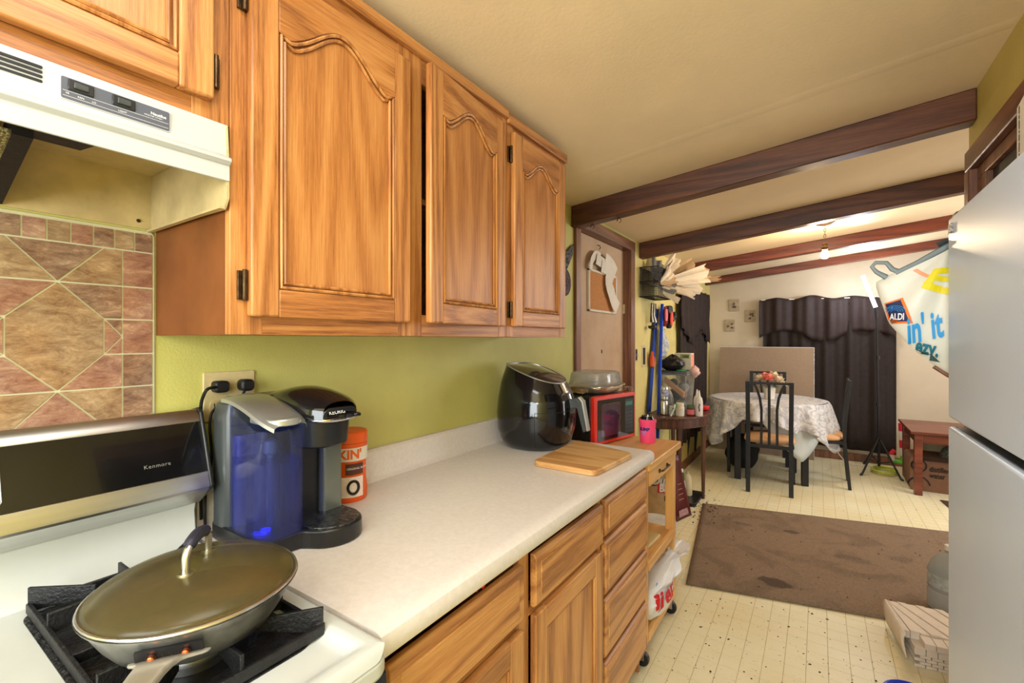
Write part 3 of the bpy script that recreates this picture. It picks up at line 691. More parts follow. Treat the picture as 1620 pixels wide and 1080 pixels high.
for z0, z1 in ((.712, .834), (.522, .698), (.316, .508), (.105, .300)): drawer(1.412, 1.842, z0, z1)
t = thing('red_rag', 'scrap of red cloth caught at the top of the drawer below the worktop', 'rag', (.57, .74, .85))
obj('cloth', MB().grid(lambda u, v: (.575+.018*v+.004*math.sin(9*u), .735+.04*u, .838+.02*(1-v)+.004*math.sin(14*u)), 8, 4), REDM, t, solid=.002)

# ================================================================ OUTLET, CORDS
t = thing('wall_outlet', 'ivory double wall outlet with two black plugs above the coffee maker', 'outlet', (0, .54, 1.16))
obj('cover_plate', MB().prism(rrect(.482, .598, 1.165, 1.280, .004), 'x', 0, .006), CREAMP, t, .002)
for yy in (.512, .568):
    for zz in (1.247, 1.200):
        s_ = obj('socket', MB().prism(rrect(yy-.017, yy+.017, zz-.014, zz+.014, .011), 'x', .005, .0075), CREAMP, t)
        obj('slot', MB().bx(.0072, .0079, yy-.008, yy-.006, zz-.002, zz+.007).bx(.0072, .0079, yy+.005, yy+.007, zz-.002, zz+.006), BLACKM, s_)
t = thing('power_plug_cord', 'black plug and cord in the left outlet socket running down behind the stove', 'cord', (.02, .512, 1.247))
obj('plug', MB().prism(rrect(.496, .527, 1.233, 1.260, .008), 'x', .0078, .034), BLACKM, t, .004)
obj('cable', MB().tube(spline([(.03, .50, 1.247), (.045, .476, 1.246), (.04, .459+.01, 1.232), (.028, .468, 1.20), (.022, .470, 1.10), (.02, .472, .95)]), .0036, 8), BLACKM, t)
t = thing('power_plug_cord', 'black plug in the right outlet socket with its cord looping behind the coffee maker', 'cord', (.02, .568, 1.247))
obj('plug', MB().prism(rrect(.553, .584, 1.232, 1.260, .010), 'x', .0078, .036), BLACKM, t, .005)
obj('cable', MB().tube(spline([(.03, .565, 1.24), (.036, .545, 1.215), (.03, .50, 1.20), (.034, .484, 1.17), (.036, .487, 1.09), (.03, .478, 1.02), (.034, .474, .95), (.036, .48, .922), (.04, .52, .9185), (.05, .56, .9185)]), .003, 8), BLACKM, t)

# ================================================================ COFFEE MAKER
KX, KY = .185, .583
t = thing('coffee_maker', 'black single-cup coffee maker with a blue-lit water tank beside the stove', 'coffee maker', (KX, KY, .914))
# base
pts = rrect(.050, .325, .484, .695, .045, 6)
def arc(cx, cy, r, a0, a1, n=10, sx=1): return [(cx+r*sx*math.cos(a0+(a1-a0)*k/n), cy+r*math.sin(a0+(a1-a0)*k/n)) for k in range(n+1)]
base = [(.06, .478), (.17, .473)]+arc(.215, .524, .052, -PI/2, -.1, 8)+[(.272, .557)]+arc(.262, .632, .070, -1.15, PI/2, 12, 1.0)+[(.06, .702), (.045, .69), (.045, .49)]
obj('base', MB().prism(base, 'z', .9145, .953), BLACKP, t, .004)
tray = arc(.262, .632, .064, -1.2, PI/2-.05, 12)+[(.19, .694), (.19, .574)]
obj('drip_tray', MB().prism(tray, 'z', .951, .957), plain('splashed_chrome', (90, 92, 96), .15, .8, var=.6, scale=60, bump=.5, bscale=90), t, .001)
obj('back_body', MB().lathe([(.055, .95), (.055, 1.19), (.052, 1.215), (.043, 1.228)], (.090, .585, 0), 36, sx=.85, sy=2.0, e=.55), GREYD, t)
# right column and brew head
obj('column', MB().prism(rrect(.10, .213, .572, .640, .008), 'z', .953, 1.15), BLACKM, t)
obj('column_side', MB().prism(rrect(.10, .222, .640, .694, .010), 'z', .953, 1.14), GREYD, t, .002)
obj('column_face', MB().prism(rrect(.16, .226, .643, .692, .006), 'z', .957, 1.135), plain('grey_green_metal', (112, 118, 110), .3, .5, var=.08), t)
hd_ = obj('brew_head', MB().lathe([(.050, 1.118), (.054, 1.122), (.058, 1.185)], (.222, .632, 0), 36, sx=1.15, sy=1.08, e=.85), BLACKP, t)
# domed hood: profile along x
def hood(u, v):
    x = .05+u*(.302-.05); a = PI*v
    zt = 1.200+.053*math.sin(min(1, .30+u*.9)*PI*.5)*(1-.62*max(0, u-.45)**1.35/.55**1.35)
    wdt = .066 if u < .8 else .066*(1-.35*((u-.8)/.2)**2)
    return (x, .632-wdt*math.cos(a), 1.183+(zt-1.183)*math.sin(a)**.45)
obj('head_cover', MB().grid(hood, 18, 18), BLACKG, t)
obj('head_cover_front', MB().prism([(.572+.017, 1.186), (.675, 1.186), (.675, 1.200), (.662, 1.208), (.602, 1.208), (.589, 1.200)], 'x', .28, .304), BLACKG, t, .003)
obj('silver_band', MB().tube(spline([(.12, .566, 1.222), (.20, .564, 1.205), (.265, .572, 1.186), (.300, .595, 1.182), (.307, .632, 1.181), (.300, .668, 1.182)], 5), .0042, 8), CHROME, t)
obj('head_handle', MB().tube(spline([(.285, .668, 1.186), (.312, .676, 1.187), (.326, .655, 1.190), (.328, .635, 1.191), (.322, .612, 1.190)], 5), .0045, 8, flat=.6), BLACKG, t)
lettering('KEURIG', .0118, plane_fn((.3055, .602, 1.194), (.0, 1, 0), (-.25, 0, 1)), WHITET, t)
# water tank
def tank(ins, z0, z1, top=0):
    out = []
    for z in (z0, z1): pass
    c = (.198, .524)
    prof = [(1-ins, z0), (1-ins, z1)]
    return MB().lathe([(r, z) for r, z in prof], (c[0], c[1], 0), 40, sx=.086, sy=.0485, e=.55, cap=(True, True))
tk = obj('water_tank', tank(0, .9535, 1.172), BLUEG, t)
tk['label'] = 'clear tank glowing blue'
def tk2(u, v):
    a = 2*PI*u; f_ = lambda q: math.copysign(abs(q)**.55, q); x = .198+.086*f_(math.cos(a)); y = .524+.0485*f_(math.sin(a))
    zt = 1.172+.052*max(0, (.25-x)/.14)
    return (x, y, 1.172+(zt-1.172)*v)
obj('tank_shoulder', MB().grid(tk2, 40, 3, closed_u=True), BLUEG, t)
obj('tank_water', tank(.05, .957, 1.105), WATERB, tk)
obj('tank_core', MB().prism(rrect(.118, .150, .49, .558, .01), 'z', .957, 1.15), plain('tank_back_wall', (120, 124, 150), .3, var=.5, scale=14, c2=(40, 46, 130)), tk)
obj('tank_lamp', MB().lathe([(.010, .957), (.010, .962)], (.222, .51, 0), 16), plain('blue_led', (60, 60, 255), .3, emit=1.6), tk)
obj('filter_tube', MB().lathe([(.008, .962), (.008, 1.11), (.013, 1.115), (.013, 1.14), (.004, 1.145)], (.205, .53, 0), 16), plain('filter_blue', (60, 80, 120), .3), tk)
ld = MB()
def lidf(u, v):
    x = .10+(.292-.10)*u; z = 1.232-.048*max(0, (u-.1)/.9)**1.6
    ww = .047*(1-.25*max(0, (u-.72)/.28)**2)
    a = PI*v; return (x, .524-ww*math.cos(a), z-.012+.014*math.sin(a)**.5)
obj('tank_lid', ld.grid(lidf, 16, 12), SILVERP, t)
obj('lid_grip', MB().prism([(x_, y_) for x_, y_ in arc(.262, .524, .036, -PI/2, PI/2, 10, .95)]+[(.20, .560), (.20, .488)], 'z', 1.182, 1.1965), SILVERP, t, .003)

# ================================================================ ORANGE TUB
TX, TY = .088, .812
t = thing('coffee_tub', 'orange plastic coffee tub half hidden behind the coffee maker', 'tub', (TX, TY, .914))
obj('tub', MB().lathe([(.046, 0), (.050, .006), (.051, .03), (.047, .06), (.047, .12), (.050, .14), (.050, .158)], (TX, TY, .9145), 40), ORANGE, t)
obj('screw_lid', MB().lathe([(.050, .158), (.051, .162), (.051, .186), (.048, .190)], (TX, TY, .9145), 40), ORANGE, t, .002)
obj('label_band', MB().lathe([(.0505, .112), (.0508, .148)], (TX, TY, .9145), 40, cap=(False, False)), PAPER, t)
cyl = lambda cx, cy, z0, r, a0: (lambda u, v: (cx+r*math.cos(a0+u/r), cy+r*math.sin(a0+u/r), z0+v))
va = math.atan2(-TY, 1.18-TX)
lettering("DUNKIN'", .034, cyl(TX, TY, 1.034, .0515, va-2.0), ORANGE, t, bold=.0012)
obj('brown_seal', MB().grid(lambda u, v: cyl(TX, TY, .99, .0492, va-.15)(u*.05, v*.03), 8, 2), plain('seal_brown', (84, 44, 30), .5), t)
obj('cup_picture', MB().grid(lambda u, v: cyl(TX, TY, .93, .0518, va-.35+.5*(0))(u*.06, v*.055*(1-.0*u)), 8, 2), plain('pinkish_print', (240, 222, 214), .5, var=.1, scale=60), t)
obj('cup_ring', MB().tube([cyl(TX, TY, .957, .0525, va+.25)(.014*math.cos(a), .017*math.sin(a)) for a in [2*PI*k/20 for k in range(20)]], .004, 6, closed=True), INK, t)
lettering('ORIGINAL BLEND', .008, cyl(TX, TY, 1.004, .0498, va-.1), WHITET, t)

# ================================================================ AIR FRYER
AX, AY = .195, 1.660
t = thing('air_fryer', 'glossy black rounded air fryer with a silver-faced handle on the worktop', 'air fryer', (AX, AY, .914))
def af(u, v):
    a = 2*PI*u; z = .337*v
    P = [(.0, .112), (.03, .130), (.10, .145), (.22, .156), (.40, .160), (.6, .154), (.8, .142), (1.0, .120)]
    for i in range(len(P)-1):
        if v <= P[i+1][0]+1e-9:
            s_ = (v-P[i][0])/(P[i+1][0]-P[i][0]); s_ = s_*s_*(3-2*s_) if False else s_; r = P[i][1]*(1-s_)+P[i+1][1]*s_; break
    f_ = lambda q: math.copysign(abs(q)**.86, q)
    x, y = r*f_(math.cos(a)), r*f_(math.sin(a))
    if v > .55: z -= (v-.55)/.45*.075*max(0, (x+.10)/.22)**1.15   # top slopes down to the front
    return (AX+x, AY+y, .9165+z)
obj('shell', MB().grid(af, 56, 28, closed_u=True), BLACKG, t, smooth=60)
topv = [af(k/56, 1) for k in range(56)]
def aft(u, v):
    p = Vector(af(u, 1)); c = Vector((AX, AY, .9165+.337-.030)); q = p.lerp(c, v); q.z += .012*math.sin(PI/2*v); return tuple(q)
obj('top_cover', MB().grid(lambda u, v: aft(u, v*.999), 56, 8, closed_u=True), plain('glossy_top', (46, 38, 32), .12, coat=.5), t, smooth=60)
obj('silver_trim', MB().tube([tuple(Vector(p)+Vector((0, 0, .001))) for p in topv], .0024, 8, closed=True), SILVERP, t)
obj('basket_seam', MB().tube([af(k/56, .46) for k in range(-10, 11)], .0012, 6), BLACKM, t)
obj('basket_seam', MB().tube([af(-10/56, .06+.4*k/10) for k in range(11)], .0012, 6), BLACKM, t)
obj('foot_ring', MB().lathe([(.104, 0), (.108, .004)], (AX, AY, .9142), 40), BLACKM, t)
hx = AX+.158
hc = Vector((.86, .10, 0)).normalized(); sd = Vector((-hc.y, hc.x, 0))
hb = Vector((AX, AY, .9165))
q = MB(); P = [(.145, .198), (.182, .208), (.200, .190), (.222, .078), (.208, .070), (.182, .165), (.145, .160)]
def hpr(P, w_):
    m = MB(); n = len(P); V = [tuple(hb+hc*a+sd*s*w_+up*z) for s in (-1, 1) for a, z in P]
    return m.add(V, [tuple(range(n)), tuple(range(n, 2*n))[::-1]]+[(i, (i+1) % n, n+(i+1) % n, n+i) for i in range(n)])
obj('handle', hpr(P, .019), GREYD, t, .004)
obj('handle_face', hpr([(.184, .2085), (.200, .190), (.2222, .077), (.2290, .077), (.208, .194), (.190, .2115)], .016), SILVERP, t, .002)
obj('vent_pair', MB().lathe([(.003, 0), (.003, .002)], (AX-.03, AY-.137, .9165+.028), 10).lathe([(.003, 0), (.003, .002)], (AX-.02, AY-.138, .9165+.028), 10), BLACKM, t)

# ================================================================ CUTTING BOARDS
def board(name, lab, quad, z0, th, m=BOARD, r=.03, bev=.004):
    P = [Vector(p) for p in quad]; out = []
    for i in range(4):
        p, a, b = P[i], P[i-1], P[(i+1) % 4]
        d1_, d2_ = (a-p).normalized(), (b-p).normalized()
        for k in range(6):
            s_ = k/5; out.append(tuple(p+d1_*r*(1-s_)**2+d2_*r*s_**2))
    t = thing(name, lab, 'cutting board', (sum(p.x for p in P)/4, sum(p.y for p in P)/4, z0))
    obj('board', MB().prism(out, 'z', z0, z0+th), m, t, bev)
    return t
board('cutting_board', 'worn rounded wooden cutting board near the end of the white worktop', [(.348, 1.372), (.585, 1.372), (.606, 1.675), (.33, 1.765)], .9147, .019)

# ================================================================ CART
t = thing('kitchen_cart', 'light pine kitchen cart on casters at the end of the worktop', 'cart', (.32, 2.12, 0))
CX0, CX1, CY0, CY1, CT = .045, .588, 1.872, 2.352, .85
obj('top', MB().prism(rrect(.03, .612, 1.858, 2.372, .012), 'z', CT-.032, CT), PINE, t, .004)
for x in (CX0, CX1-.04):
    for y in (CY0, CY1-.04):
        obj('leg', MB().bx(x, x+.04, y, y+.04, .085, CT-.032), PINEV, t, .002)
obj('drawer', MB().bx(CX1-.012, CX1+.006, CY0+.042, CY1-.042, .742, .812), PINE, t, .002)
obj('apron', MB().bx(CX0+.04, CX1-.04, CY1-.03, CY1-.012, .735, .818).bx(CX0+.04, CX1-.04, CY0+.012, CY0+.03, .735, .818).bx(CX0+.01, CX0+.03, CY0+.04, CY1-.04, .735, .818), PINE, t)
hnd = MB().tube(spline([(CX1+.006, 2.05, .776), (CX1+.022, 2.055, .778), (CX1+.024, 2.10, .780), (CX1+.024, 2.14, .780), (CX1+.022, 2.165, .778), (CX1+.006, 2.17, .776)], 4), .004, 8)
for y in (2.05, 2.17): hnd.lathe([(.010, 0), (.007, .006)], (0, 0, 0), 12, M=Matrix.Translation((CX1+.006, y, .776)) @ Matrix.Rotation(PI/2, 4, 'Y'))
obj('drawer_handle', hnd, BRONZE, t)
obj('shelf', MB().bx(CX0+.002, CX1-.002, CY0+.002, CY1-.002, .400, .420), PINE, t, .002)
obj('shelf', MB().bx(CX0+.002, CX1-.002, CY0+.002, CY1-.002, .105, .125), PINE, t, .002)
obj('shelf_edge', MB().bx(CX1-.014, CX1+.004, CY0+.04, CY1-.04, .388, .428), PINE, t, .002)
obj('shelf_edge', MB().bx(CX1-.014, CX1+.004, CY0+.04, CY1-.04, .092, .130), PINE, t, .002)
for x in (CX0+.02, CX1-.02):
    for y in (CY0+.02, CY1-.02):
        c_ = obj('caster', MB().tube([(x, y-.011, .030), (x, y+.011, .030)], .030, 20), BLACKP, t, .003)
        obj('fork', MB().bx(x-.012, x+.012, y-.016, y-.012, .028, .078).bx(x-.012, x+.012, y+.012, y+.016, .028, .078).bx(x-.016, x+.016, y-.018, y+.018, .074, .085), STEEL, c_)
board('cutting_board', 'pale grooved cutting board lying on the middle shelf of the pine cart', [(.30, 1.93), (.545, 1.93), (.56, 2.20), (.31, 2.20)], .4295-.009, .016, plain('bamboo', (222, 194, 136), .5, var=.06, scale=20, stretch=(1, .1, 1)), r=.015)

# microwave on the cart, its face turned a little
t = thing('microwave', 'black microwave with a red door frame standing on the pine cart', 'microwave', (.030, 2.066, CT), math.radians(-13))
Wm, Dm, Hm = .345, .28, .234   # local: x depth (front +x), y width
def mw(mb): return mb
LC = dict(world=False)
# local coordinates: origin at back-left-bottom corner
obj('body', MB().bx(.0, Dm-.02, 0, Wm, .012, Hm), BLACKP, t, .006, **LC)
for x in (.03, Dm-.05):
    for y in (.03, Wm-.03): obj('foot', MB().lathe([(.012, 0), (.012, .013)], (x, y, .0005), 12), BLACKM, t, **LC)
dr = obj('door_frame', MB().prism(rrect(.0, Wm, .006, Hm+.002, .010), 'x', Dm-.02, Dm+.006), REDM, t, .004, **LC)
obj('glass_face', MB().prism(rrect(.022, Wm-.010, .022, Hm-.016, .006), 'x', Dm+.0045, Dm+.0075), BLACKG, dr, **LC)
obj('window', MB().prism(rrect(.050, Wm-.135, .040, Hm-.038, .012), 'x', Dm+.0070, Dm+.0082), plain('mesh_window', (70, 50, 70), .1, var=.3, scale=6, coat=.6), dr, **LC)
cp = obj('keypad', MB().bx(Dm+.0072, Dm+.0080, Wm-.095, Wm-.018, .035, Hm-.03), BLACKM, dr, **LC)
obj('display', MB().bx(Dm+.0078, Dm+.0086, Wm-.088, Wm-.028, Hm-.062, Hm-.042), plain('green_display', (30, 90, 70), .3, emit=.3), dr, **LC)
q = MB()
for i in range(5):
    for j in range(3): q.bx(Dm+.0079, Dm+.0085, Wm-.086+j*.022, Wm-.072+j*.022, .06+i*.018, .067+i*.018)
obj('buttons', q, GREYD, dr, **LC)
obj('side_vents', MB().bx(.06, .16, -.0006, .001, .05, .053).bx(.06, .16, -.0006, .001, .062, .065).bx(.06, .16, -.0006, .001, .074, .077), GREYD, t, **LC)
# foil pan with clear cover on the microwave
FX, FY, FZ = .215, 2.225, 1.0865
t = thing('foil_pan', 'foil roasting pan under a clear plastic dome on top of the microwave', 'foil pan', (FX, FY, FZ))
FOIL = plain('used_foil', (196, 178, 150), .3, .8, var=.2, scale=30, bump=.5, bscale=60)
def pan2(r0, r1, z0, z1): return MB().lathe([(0, z0), (r0, z0), (r1, z1)], (FX, FY, 0), 40, sx=1.0, sy=1.25, e=.6, cap=(False, False))
obj('pan', pan2(.100, .125, FZ+.006, FZ+.034), FOIL, t, solid=.001)
obj('rim', MB().tube([(FX+.129*math.copysign(abs(math.cos(a))**.6, math.cos(a)), FY+.129*1.25*math.copysign(abs(math.sin(a))**.6, math.sin(a)), FZ+.036+.002*math.sin(11*a)) for a in [2*PI*k/60 for k in range(60)]], .004, 6, closed=True), FOIL, t)
obj('dome', MB().lathe([(.120, FZ+.038), (.112, FZ+.06), (.106, FZ+.098), (.098, FZ+.106), (0, FZ+.106)], (FX, FY, 0), 40, sx=1.0, sy=1.22, e=.6, cap=(False, False)), CLEAR, t, solid=.001)
t = thing('crumpled_wrap', 'crumpled foil and wrapper pushed under the foil pan', 'foil scrap', (.13, 2.0, FZ))
obj('wrap', MB().grid(lambda u, v: (.10+.13*u, 2.045+.06*v, FZ-.001+.008+.010*abs(mnoise.noise(Vector((u*5, v*4, 2))))+.022*v*(1-abs(2*u-1))), 14, 8), FOIL, t, solid=.001)
t = thing('utensil', 'small bent wire whisk end beside the foil pan at the red corner', 'whisk', (.31, 2.30, FZ))
for k in range(3):
    obj('wire', MB().tube([(.33, 2.245+.02*k+.03*math.sin(a)*.4, FZ+.003+.022*math.sin(a)) if 0 else (.345+.02*math.cos(a)+.004*k, 2.315+.014*k, FZ+.003+.022*math.sin(a)) for a in [PI*i/8 for i in range(9)]], .0012, 6), STEEL, t)
# can in a pink sleeve
QX, QY = .478, 2.255
t = thing('can_sleeve', 'bright pink foam sleeve holding a drink can on the pine cart', 'can sleeve', (QX, QY, CT))
obj('sleeve', MB().lathe([(.034, 0), (.036, .004), (.0365, .05), (.0395, .095), (.0425, .102), (.0425, .112), (.040, .1145)], (QX, QY, CT+.0006), 36), PINKM, t)
obj('drink_can', MB().lathe([(.033, .112), (.033, .117), (.028, .126), (.027, .131), (.0265, .128), (.0, .1275)], (QX, QY, CT), 32, cap=(True, False)), BLACKG, t)
obj('can_rim', MB().tube([(QX+.0272*math.cos(a), QY+.0272*math.sin(a), CT+.131) for a in [2*PI*k/28 for k in range(28)]], .0014, 6, closed=True), CHROME, t)
va = math.atan2(-QY, 1.18-QX)
lettering('BUMP', .021, cyl(QX, QY, CT+.062, .0385, va-1.15), NAVY, t, bold=.0012)
lettering('IT', .021, cyl(QX, QY, CT+.042, .0378, va-.75), plain('lilac_ink', (150, 150, 230), .5), t, bold=.001)

# grocery bag on the bottom shelf
def blob(fn, nu=40, nv=26): return MB().grid(fn, nu, nv, closed_u=True)
BAGW = plain('thin_white_plastic', (232, 232, 232), .35, var=.03, bump=.5, bscale=18)
t = thing('grocery_bag', 'crumpled white plastic grocery bag on the bottom shelf of the cart', 'plastic bag', (.46, 2.12, .131))
def gb(u, v):
    a = 2*PI*u; ca, sa = math.cos(a), math.sin(a)
    prof = [(0, .02), (.04, .12), (.35, .16), (.62, .13), (.78, .06), (.86, .045), (1, .075)]
    for i in range(len(prof)-1):
        if v <= prof[i+1][0]+1e-9:
            s_ = (v-prof[i][0])/(prof[i+1][0]-prof[i][0]); r = prof[i][1]*(1-s_)+prof[i+1][1]*s_; break
    z = .1325+.275*min(1, v**.9)
    n_ = mnoise.noise(Vector((ca*2.2, sa*2.2, v*3.5)))*.32+.16*math.sin(a*9+v*6)*abs(v-.3)
    lo = .45 if v < .55 else 1
    r *= 1+n_*lo
    z = .1325+.235*min(1, v**.9)
    k = max(0, v-.55)/.45
    return (.535+r*ca*.62+.075*k**.6, 2.095+r*sa*1.15+.24*k, z-.03*k*k)
bgm = blob(gb); bg = obj('bag', bgm, BAGW, t, smooth=50)
bv = BVHTree.FromPolygons(bgm.v, bgm.f)
def drape(bv, o, r, u, d, off=.0015):
    o, r, u, d = Vector(o), Vector(r).normalized(), Vector(u).normalized(), Vector(d).normalized()
    def f_(a, b):
        p = o+r*a+u*b; h = bv.ray_cast(p, d, 2)
        return (h[0]-d*off) if h[0] is not None else p+d*.15
    return f_
_k = drape(bv, (.85, 1.955, .205), (0, 1, .10), (0, .1, 1), (-1, 0, 0), .012)
lettering('ijer', .09, (lambda a, b: _k(a*1.5, b)), REDI, t, bold=.003)
obj('blue_dots', MB().lathe([(.0085, 0), (.0085, .001)], (0, 0, 0), 12, M=Matrix.Translation(drape(bv, (.85, 2.01, .290), (0, 1, 0), (0, 0, 1), (-1, 0, 0), .003)(0, 0)) @ Matrix.Rotation(PI/2, 4, 'Y')), BLUEI, t)
# ================================================================ ON THE LEFT WALL NEAR THE DOOR
t = thing('corkboard', 'small white-framed corkboard pinned to the beige door', 'corkboard', (-.045, 2.9, 1.54))
obj('cork', MB().bx(-.0445, -.036, 2.705, 3.165, 1.548, 1.80), CORK, t)
for a in ((2.695, 3.175, 1.538, 1.552), (2.695, 3.175, 1.796, 1.81), (2.695, 2.709, 1.538, 1.81), (3.161, 3.175, 1.538, 1.81)):
    obj('frame_strip', MB().bx(-.0445, -.030, *a), PAPER, t, .002)
t = thing('paper_strip', 'curling receipts tacked above and across the small corkboard', 'papers', (-.03, 3.0, 1.58))
def sheetp(pts, wd, fold=.012, seed=0):
    """ribbon along points (y,z) on the door, w wide"""
    P = spline([(-.022, a, b) for a, b in pts], 3); m = MB(); V = []
    for i, p in enumerate(P):
        a = Vector(P[min(i+1, len(P)-1)])-Vector(P[max(i-1, 0)]); n_ = Vector((0, -a.z, a.y)).normalized()
        x = -.022+.0022*seed+fold*math.sin(i*.55+seed)
        for s_ in (-1, 1): V.append((x+.004*s_, p[1]+n_.y*wd*s_/2, p[2]+n_.z*wd*s_/2))
    return m.add(V, [(2*i, 2*i+1, 2*i+3, 2*i+2) for i in range(len(P)-1)])
for k, (pp, w_) in enumerate((([(2.70, 1.80), (2.71, 1.86), (2.78, 1.905), (2.86, 1.90)], .05), ([(2.78, 1.88), (2.90, 1.865), (3.0, 1.86)], .06), ([(2.92, 1.885), (3.05, 1.86), (3.12, 1.82)], .10),
        ([(2.86, 1.845), (2.98, 1.835), (3.08, 1.80)], .07), ([(3.03, 1.80), (2.98, 1.76), (3.0, 1.70), (3.04, 1.665)], .085), ([(3.03, 1.68), (3.07, 1.62), (3.13, 1.575)], .085))):
    obj('slip', sheetp(pp, w_*1.15, .004, k), PAPER, t, solid=.0008, smooth=0)
t = thing('wall_switch', 'black toggle switch on the pale strip beside the beige door', 'switch', (0, 3.50, 1.17))
obj('plate', MB().bx(0, .004, 3.465, 3.53, 1.185, 1.29), CREAMP, t, .001)
obj('box_hole', MB().bx(.003, .006, 3.48, 3.515, 1.195, 1.28), BLACKM, t)
obj('toggle', MB().bx(.005, .018, 3.492, 3.503, 1.225, 1.245), STEEL, t, .002)
t = thing('wall_switch', 'narrow black switch set in a cream plate, further along the yellow wall', 'switch', (0, 3.69, 1.15))
obj('plate', MB().bx(0, .004, 3.635, 3.735, 1.135, 1.31), CREAMP, t, .001)
obj('rocker_panel', MB().bx(.003, .009, 3.66, 3.705, 1.155, 1.29), BLACKM, t, .001)
PAT = plain('speckled_black_fabric', (30, 28, 30), .9, var=.5, scale=60, c2=(130, 130, 130))
PAT2 = plain('speckled_plum_fabric', (52, 34, 44), .9, var=.5, scale=60, c2=(120, 104, 116))
t = thing('pot_holder', 'black and white patterned cloth hanging beside the cabinets by the beige door', 'pot holder', (.01, 2.33, 1.78))
obj('cloth', MB().prism([(2.20, 1.86), (2.30, 1.85), (2.385, 1.905), (2.375, 1.84), (2.31, 1.76), (2.25, 1.70), (2.2, 1.72)], 'x', .004, .014), PAT, t, .003)
t = thing('pot_holder', 'round dark plum patterned pot holder below the black and white cloth', 'pot holder', (.01, 2.30, 1.60))
obj('pad', MB().tube([(.003, 2.275, 1.675), (.013, 2.275, 1.675)], .078, 28), PAT2, t, .003)

# curtain over the dining window, left wall
def curtain(t, fn, mat, nu=90, nv=12, name='panel'): return obj(name, MB().grid(fn, nu, nv), mat, t, solid=.003, smooth=60)
t = thing('window_curtain', 'dark brown curtain with a pointed valance on the left wall beyond the console', 'curtain', (.03, 5.3, .3))
curtain(t, lambda u, v: (.035+.016*math.sin(u*46)+.006*math.sin(u*17+v*3), 4.70+1.28*u, .30+1.55*v), LINENB)
def val1(u, v):
    y = 4.66+1.35*u; top = 1.885+.02*abs(math.sin(u*9)); s_ = abs(((y-4.66) % .9)/.9-.5)*2
    bot = 1.47-.17*(1-s_)**1.2 if True else 0
    return (.062+.014*math.sin(u*40)+.004*math.sin(v*9), y, top+(bot-top)*v)
curtain(t, val1, LINENB, 90, 8, 'valance')
obj('rod', MB().tube([(.04, 4.62, 1.90), (.04, 6.04, 1.90)], .008, 8), BRONZE, t)

# wire basket stuffed with paper bags
t = thing('wire_basket', 'black wire letter basket fixed to the yellow wall beside the door', 'basket', (.08, 3.8, 1.70))
q = MB(); bx0, bx1, by0, by1, bz0, bz1 = .004, .15, 3.575, 3.97, 1.695, 1.925
for z in (bz0, (bz0+bz1)/2, bz1): q.tube([(bx0, by0, z), (bx1, by0, z), (bx1, by1, z), (bx0, by1, z)], .004, 6, closed=True)
obj('frame', q, BLACKM, t)
q = MB()
for k in range(29):
    y = by0+(by1-by0)*k/28; q.tube([(bx0, y, bz1), (bx0, y, bz0), (bx1, y, bz0), (bx1, y, bz1)], .0015, 5)
for k in range(13):
    x = bx0+(bx1-bx0)*k/12
    for y in (by0, by1): q.tube([(x, y, bz0), (x, y, bz1)], .0015, 5)
for k in range(18):
    z = bz0+(bz1-bz0)*k/17; q.tube([(bx0, by0, z), (bx1, by0, z), (bx1, by1, z)], .0013, 5)
o = obj('wire_mesh', q, BLACKM, t); o['kind'] = 'stuff'
t = thing('paper_bags', 'fan of crumpled white and brown paper bags bursting from the wire basket', 'paper bags', (.12, 3.8, 1.80))
cc = Vector((.13, 3.64, 1.79)); rr_ = random.Random(4)
WP = plain('creased_white_paper', (232, 216, 190), .85, var=.06, bump=.4, bscale=25)
GS = plain('grey_sheet', (130, 128, 124), .7)
fans = [((.17, 3.99, 2.03), .12, WP), ((.30, 4.10, 1.97), .14, KRAFT), ((.40, 4.05, 1.90), .13, WP), ((.36, 4.00, 1.80), .12, WP), ((.25, 3.78, 1.66), .05, WP), ((.33, 3.90, 1.71), .06, WP),
        ((.09, 3.86, 2.03), .12, KRAFT), ((.43, 4.14, 1.92), .10, KRAFT), ((.24, 3.95, 1.96), .14, WP), ((.33, 3.98, 1.86), .12, WP), ((.20, 3.78, 1.90), .10, WP), ((.47, 4.16, 1.86), .035, KRAFT), ((.22, 3.76, 1.76), .08, GS), ((.29, 3.85, 1.73), .04, WP),
        ((.08, 3.75, 1.98), .10, GS), ((.12, 3.66, 1.93), .09, GS), ((.19, 3.80, 1.83), .09, KRAFT), ((.36, 3.96, 1.76), .05, KRAFT), ((.16, 3.90, 1.76), .06, GS)]
for k, (e, w_, m) in enumerate(fans):
    e = Vector(e); d = e-cc; sd_ = d.cross(Vector((.8, -.5, .1))).normalized(); n_ = d.cross(sd_).normalized()
    ph = rr_.uniform(0, 6)
    def fp(u, v, d=d, sd_=sd_, n_=n_, w_=w_, ph=ph):
        ww = w_*(.15+.85*v**.8)
        fold = .018*v*(1-abs((u*4+ph) % 2-1)*2)
        jag = .02*math.sin(u*11+ph)*v
        p = cc+d*(v+jag)+sd_*(u-.5)*2*ww*.62+n_*(fold+.03*math.sin(v*3+ph))
        p.x = max(p.x, .02); p.z = min(p.z, 2.10)
        return tuple(p)
    obj('paper_bag', MB().grid(fp, 8, 4), m, t, solid=.001, smooth=0)

